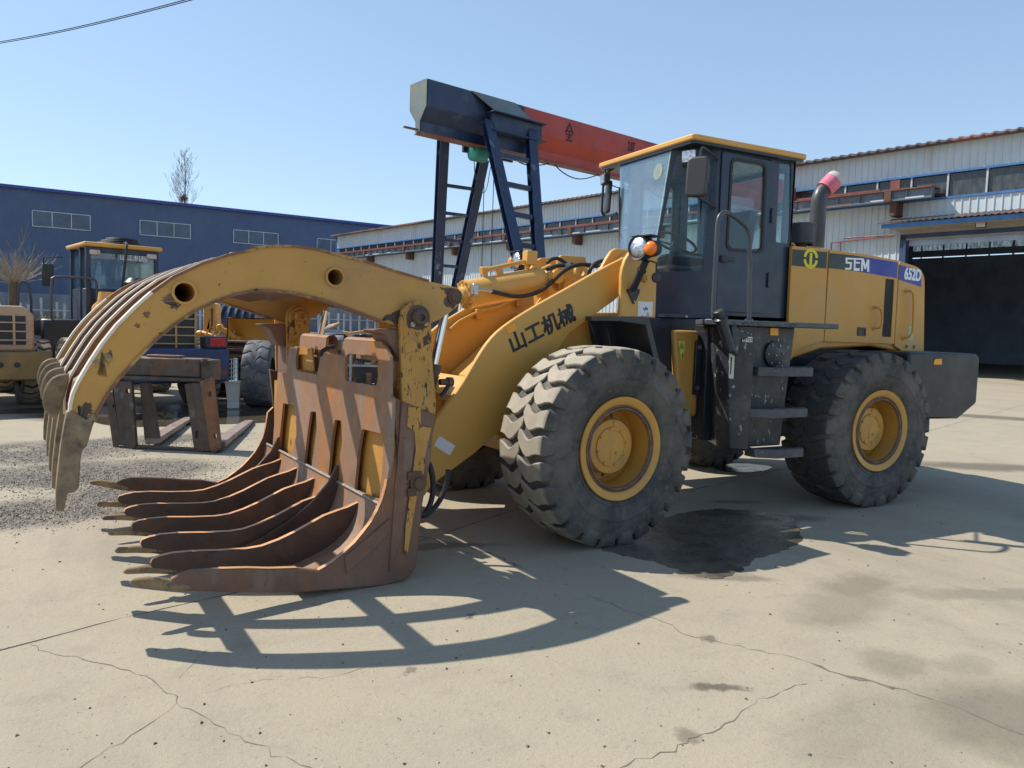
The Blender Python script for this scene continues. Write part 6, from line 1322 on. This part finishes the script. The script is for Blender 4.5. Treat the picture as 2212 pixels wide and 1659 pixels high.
# upright tyre of a parked machine, seen on its tread
tw = None
for o in bpy.data.objects:
    if o.name == 'tyre': tw = o
T2 = tyre_builder(n=15, worn=True).build('loose_tyre', M('worn_smooth_rubber', (.075, .08, .09), .7, var=.2, vs=4, layers=[((.20, .19, .17), 2, .48, .7)], bump=(40, .3, .004)), None, smooth=38); s = .83; qt = G0.px((568, 880)); T2.location = (qt[0], qt[1]+.2, HZ*s); T2.scale = (s, s, s); T2.rotation_euler = (0, 0, R_(90-27.35+6)+math.pi)
tag(T2, 'single upright worn loader tyre standing on its own beside the white bin', 'tyre')
T2.parent = None
mDisc = mBlack
# ---- yellow bucket, ribbed dark bucket, yellow grapple behind it
def bucket(name, label, px, D, ang, wd, r, mat, ribs=False, z0=.1, mouth=-60, span=200):
    p0 = cam_pt(px, D); t = thing(name, label, 'bucket', tuple(p0)); u = Vector((math.cos(ang), math.sin(ang), 0)); f = Vector((-u.y, u.x, 0)); g = MB(); rows = []
    for k in range(15):
        a = R_(mouth+span*k/14); rows.append([p0+u*x+f*(r*math.cos(a))+Vector((0, 0, z0+r+r*math.sin(a))) for x in (-wd/2, wd/2)])
    g.grid(rows); g.grid([[q*1.0-(q-p0-Vector((0, 0, z0+r))).normalized()*.03 if False else q+f*.02+Vector((0, 0, .02)) for q in rw] for rw in rows]); sh = g.build('shell', mat, t, smooth=50)
    for x in (0, 1):
        g = MB(); g.add([rw[x] for rw in rows], [tuple(range(len(rows)))]); g.add([rw[x]+u*(.03 if x == 0 else -.03) for rw in rows], [tuple(range(len(rows)))]); g.build('side_plate', mat, t, smooth=0)
    if ribs:
        for k in range(6):
            x = -wd/2+wd*(k+.5)/6; g = MB(); vs = []
            for rw in rows[3:13]: c = rw[0]+(rw[1]-rw[0])*((x+wd/2)/wd); n_ = (c-(p0+u*x+Vector((0, 0, z0+r)))).normalized(); vs.append((c, c+n_*.10))
            for sgn in (-.03, .03): g.grid([[a+u*sgn, b+u*sgn] for a, b in vs])
            g.grid([[b-u*.03, b+u*.03] for a, b in vs]); g.build('rib', mat, t, smooth=0)
    return t
bucket('loader_bucket', 'big open yellow bucket resting behind the upright tyre', 565, 17.0, R_(-20), 1.5, .62, mYel, z0=.35, mouth=-95, span=190)
bucket('loader_bucket', 'dark blue bucket with sunlit back ribs beyond the yellow grapple', 512, 21.5, R_(-27), 1.25, .42, M('dark_blue_bucket', (.03, .045, .08), .35), True, z0=1.05, mouth=-30, span=230)
bucket('loader_bucket', 'small dark blue bucket lying low beyond the rusty grapple plate', 718, 19.0, R_(-20), .55, .28, bpy.data.materials['dark_blue_bucket'], False, z0=.8, mouth=-60, span=200)
p0 = cam_pt(468, 17.2); YG = thing('yellow_grapple', 'bright yellow grapple attachment with a row of thin tines beside the slatted grille', 'grapple', tuple(p0))
YF_ = Fr(p0, _r0, (0, 0, 1), -Vector((_fw.x, _fw.y, 0)).normalized())
g = MB(); g.plate(YF_, YF_.poly(Z('K 440,215 500,200 555,215 555,450 520,455 500,430 470,455 440,450')), -.3, .0, [YF_.poly(Z('K 505,250 525,250 525,420 505,420'))]); g.build('upright', mYel, YG, bevel=.02)
g = MB(); g.plate(YF_, YF_.poly(Z('K 345,480 420,440 560,480 700,480 770,500 765,570 500,575 345,570')), -.25, .1); g.build('crossbar', mYel, YG, bevel=.03)
for k in range(7):
    x = 370+k*58; g = MB(); g.plate(YF_, YF_.poly(Z('K %d,560 %d,520 %d,470 %d,440 %d,470 %d,520 %d,590' % (x-10, x-16, x+2, x+24, x+14, x+6, x+18))), .10, .18); g.build('tine', mYel, YG, bevel=.01)
for s in ('K 590,400 630,385 650,420 700,440 760,500 740,520 650,460 600,450', 'K 345,430 400,395 415,410 380,480 360,500'): g = MB(); g.plate(YF_, YF_.poly(Z(s)), .15, .25); g.build('link_arm', mYel, YG, bevel=.015)
# ---- white bin with crate, rusty stacked steel, small oddments
def vf(px, D, ang=0):
    d = Vector((_fw.x, _fw.y, 0)).normalized(); r0 = Matrix.Rotation(ang, 3, 'Z') @ _r0; return Fr(cam_pt(px, D), r0, (0, 0, 1), Vector((r0.y, -r0.x, 0)))
b_ = vf(505, 13.3, .25); hb_ = b_.px((505, 794))[1]
g = MB(); h = .55; vs = []
h = .36
for z, w_2 in ((.12, .10), (.12+h, .135)): vs += [b_.pt(a*w_2, z, t*w_2) for a, t in ((-1, 1), (1, 1), (1, -1), (-1, -1))]
g.add(vs, [(0, 1, 2, 3), (0, 1, 5, 4), (1, 2, 6, 5), (2, 3, 7, 6), (3, 0, 4, 7)]); g.bx(b_, -.145, .145, .12+h-.03, .12+h, .125, .145); g.bx(b_, -.10, .10, 0, .12, -.10, .10)
tag(g.build('waste_bin', M('white_bin_plastic', (.52, .50, .47), .5, var=.1), None, bevel=.008), 'tall dirty white bin between the stacked steel and the upright tyre', 'bin')
g = MB(); f2 = vf(500, 13.25, 1.0); zz = .46
for k in range(5): g.bx(f2, -.13+.06*k, -.115+.06*k, zz, zz+.42, .0, .012)
for k in range(6): g.bx(f2, -.13, .125, zz+.08*k, zz+.012+.08*k, .0, .012)
g.bx(f2, -.13, .125, zz, zz+.02, -.1, .012); g.bx(f2, -.14, -.125, zz, zz+.42, -.1, .012); g.bx(f2, .115, .13, zz, zz+.42, -.1, .012)
tag(g.build('plastic_crate', M('light_blue_crate', (.35, .45, .52), .4)), 'pale blue lattice crate sticking out of the white bin', 'crate')
rr = random.Random(31); mS = [mRust, M('dark_scrap', (.035, .03, .03), .7, var=.3), mRustO]
for k in range(7):
    f2 = vf(488+rr.uniform(-6, 6), 14.6+rr.uniform(-.2, .3), rr.uniform(-.12, .12)); g = MB(); z = .06+.16*k; wd = rr.uniform(.5, .62); g.bx(f2, -wd, wd, z, z+.04, -.15, .15); g.bx(f2, -wd, wd, z+.10, z+.14, -.15, .15); g.bx(f2, -wd, wd, z+.04, z+.10, -.02, .02)
    o = g.build('steel_beam', mS[k % 3], None, bevel=.005); o['group'] = 'rusty beams stacked by the white bin'
    tag(o, ['lowest rusty beam of the stack left of the white bin, touching the ground', 'second beam from the ground in the stack left of the white bin', 'third beam from the ground in the stack left of the white bin', 'middle beam of the seven stacked left of the white bin', 'third beam from the top of the stack left of the white bin', 'second beam from the top of the stack left of the white bin', 'topmost rusty beam of the stack left of the white bin'][k], 'steel beam', 'rusty beams stacked by the white bin')
f2 = vf(520, 14.9, 0); g = MB(); g.plate(f2, f2.poly(Z('K 600,570 730,575 770,600 765,640 640,640 600,600')), -.5, 0); tag(g.build('dark_hopper', bpy.data.materials['dark_scrap'], None, bevel=.02), 'dark steel trough lying on the beam stack beside the tyre', 'trough')
# rack of oddments seen through the grapple window
fR = vf(785, 14.5, .15); RK = thing('steel_rack', 'welded steel rack of scrap parts seen through the grapple plate window', 'rack', tuple(fR.o)); zk0 = .25
g = MB()
for z in (.35, .75, 1.12): g.bx(fR, -.9, .7, z, z+.04, -.3, .3)
for x in (-.9, -.25, .3, .66):
    for t_ in (-.3, .27): g.bx(fR, x, x+.04, 0, 1.35, t_, t_+.04)
g.build('rack_frame', M('pale_rack_steel', (.35, .33, .30), .5, var=.3), RK)
for k in range(42):
    x = rr.uniform(-.85, .6); z = rr.choice((.39, .79, 1.16)); g = MB(); w_ = rr.uniform(.06, .2); h_ = rr.uniform(.06, .26); t_ = rr.uniform(.05, .28); g.bx(fR, x, x+w_, z, z+h_, rr.uniform(-.25, 0), t_); g.cyl(fR.pt(x+w_/2, z+h_/2, t_-.02), fR.pt(x+w_/2, z+h_/2, t_+.05), min(w_, h_)*.3, n=12)
    g.build('scrap_part', rr.choice([mRust, bpy.data.materials['dark_scrap'], mGird, mYelWorn, mCapW]), RK, bevel=.008)
fS = vf(785, 16.6, .1); g = MB(); g.bx(fS, -1.3, 1.0, .05, 1.30, -1.0, 0); g.bx(fS, -1.35, 1.05, 1.26, 1.33, -1.05, .05); tag(g.build('steel_skip', bpy.data.materials['dark_scrap'], None, bevel=.02), 'dark steel skip standing behind the rack of scrap parts', 'skip')
fR = vf(790, 15.5, .1); g = MB()
g.plate(fR, fR.poly(Z('b 1735,215 2010,180 2212,185 2300,190 2300,215 2060,220 1740,235')), -.2, 0); o = g.build('steel_channel', mYelWorn, None, bevel=.01); tag(o, 'long yellowish steel channel lying level behind the grapple post', 'steel channel')
for i, (s, lb) in enumerate((('b 1650,195 1720,205 1800,300 1760,310 1700,250', 'slanted yellow bracket at the right of the small dark bucket'), ('b 1900,240 1990,240 1960,310 1890,300', 'dark upright block hanging below the yellowish channel'), ('b 2080,245 2212,240 2212,300 2120,310', 'pale yellow curved guard below the right end of the channel'))):
    g = MB(); fz = vf(770+15*i, 15.7); g.plate(fz, fz.poly(Z(s)), -.15, 0); tag(g.build('machine_part', [mYel, mBlack, mYelWorn][i], None, bevel=.01), lb, 'machine part')
fz = vf(728, 23); 
for i in range(5):
    g = MB(); a = fz.px(Z('b %d,%d' % (1385+i*8, 175-i*14))[0]); b2_ = fz.px(Z('b %d,%d' % (1560+i*25, 125-i*10))[0]); g.cyl(fz.pt(a[0], a[1], -.1*i), fz.pt(b2_[0], b2_[1], .1*i), .04, n=6); o = g.build('timber_pole', M('weathered_timber', (.30, .22, .14), .8) if i == 0 else bpy.data.materials['weathered_timber'], None)
    tag(o, ['lowest weathered timber pole of the loose heap before the shed corner', 'second timber pole from the bottom of the heap before the shed corner', 'middle timber pole of the heap before the shed corner', 'second timber pole from the top of the heap before the shed corner', 'topmost timber pole of the heap before the shed corner'][i], 'pole', 'timber poles heaped by the shed corner')
g = MB(); g.bx(fz, -.8, .8, 0, 1.05, -.6, .3); tag(g.build('timber_stack', mRust, None, bevel=.02), 'dark brown stack below the loose timber poles by the shed corner', 'stack')

# ================================================================== FORK CARRIAGE
Lg = G0.px((247, 966)); Rg = G0.px((478, 977)); PF, PL = plane_fr(Lg, Rg)
if PF.n.dot(CAMP-PF.o) < 0: PF.n = -PF.n
FK = thing('fork_carriage', 'rusty forklift style fork carriage standing on the yard left of the log grapple', 'fork carriage', (*Lg, 0))
mCar = M('grimy_rust_steel', (.085, .062, .048), .7, var=.35, vs=3, layers=[((.20, .085, .04), 2.2, .50, .64), ((.16, .14, .11), 6, .58, .68), ((.03, .03, .035), 4, .60, .7)], bump=(50, .3, .005))
def kp(s, t0, t1, name='mast_plate', holes=(), mat=mCar): g = MB(); g.plate(PF, roundc(PF.poly(Z(s)), .012, 2), t0, t1, [roundc(PF.poly(Z(h)), .02, 3) for h in holes]); return g.build(name, mat, FK, bevel=.006)
kp('A 568,862 606,850 662,1192 616,1196', -.05, .0, holes=('A 588,862 608,862 612,894 590,894', 'A 612,958 626,958 628,978 614,978'))
kp('A 615,828 655,822 715,1200 665,1198', -.10, .02); kp('A 662,830 728,830 752,1172 738,1200 706,1196', .0, .05, holes=('A 697,868 720,868 720,896 699,896',))
kp('A 742,840 788,840 842,1148 770,1160', -.14, -.06); kp('A 1012,845 1060,840 1110,1212 1064,1206', -.05, .03, holes=('A 1072,1100 1084,1100 1084,1140 1070,1140',)); kp('A 1062,838 1108,842 1172,1206 1104,1210', .0, .06)
kp('A 1112,832 1178,808 1188,900 1222,1192 1182,1218 1166,1190', .05, .10, holes=('A 1152,880 1172,880 1174,912 1156,912', 'A 1184,1108 1202,1108 1204,1138 1188,1138'), mat=M('orange_rust_carriage', (.22, .10, .045), .7, var=.3, vs=3, layers=[((.09, .06, .045), 4, .52, .66)], bump=(40, .3, .005)))
q = PF.poly(Z('A 520,715 1092,712 1092,812 520,808'))
g = MB(); g.bx(PF, q[0][0], q[1][0], q[2][1], q[1][1], -.30, .02); g.bx(PF, q[0][0]-.02, q[1][0]+.03, q[2][1]-.05, q[2][1]-.005, -.32, .05); g.build('top_beam', mCar, FK, bevel=.012)
c = PF.px(Z('A 1118,722')[0]); g = MB(); g.cyl(PF.pt(*c, .0), PF.pt(*c, .06), .035, n=16); g.cyl(PF.pt(*c, .06), PF.pt(*c, .075), .018, n=8); g.bx(PF, q[1][0]+.0, c[0]+.05, q[2][1]-.03, q[1][1]-.01, -.28, .0); g.build('beam_end_pin', mCar, FK, bevel=.006)
zq = q[1][1]; c1, c2 = PF.px(Z('A 780,690')[0])[0], PF.px(Z('A 960,690')[0])[0]; g = MB(); g.bx(PF, c1, c2, zq+.004, zq+.03, -.20, -.06); g.build('top_plate', mRust, FK, bevel=.004)
g = MB(); g.bx(PF, PF.px(Z('A 655,1190')[0])[0], PF.px(Z('A 1205,1200')[0])[0], .005, .035, -.06, .04); g.build('bottom_bar', mCar, FK, bevel=.006)
for (a_px, tip) in (('A 815,1140', (414, 906)), ('A 1180,1150', (542, 913))):
    a = PF.px(Z(a_px)[0])[0]; A = PF.pt(a, .05, -.05); T = Vector((*G0.px(tip), .03)); d = (T-A).normalized(); s = d.cross(Vector((0, 0, 1))).normalized(); g = MB(); vs = []
    for P, h_, w_ in ((A, .07, .075), (A+(T-A)*.5, .06, .075), (A+(T-A)*.9, .035, .065), (T, .012, .035)): vs += [P+s*w_+Vector((0, 0, h_)), P-s*w_+Vector((0, 0, h_)), P-s*w_, P+s*w_]
    g.add(vs, [(4*i+j, 4*i+(j+1) % 4, 4*i+4+(j+1) % 4, 4*i+4+j) for i in range(3) for j in range(4)]+[(0, 1, 2, 3), (15, 14, 13, 12)]); g.build('fork', M('worn_fork_steel', (.26, .195, .16), .5, var=.3, vs=6, layers=[((.12, .08, .06), 4, .55, .7)]) if tip[0] == 414 else bpy.data.materials['worn_fork_steel'], FK, bevel=.006)
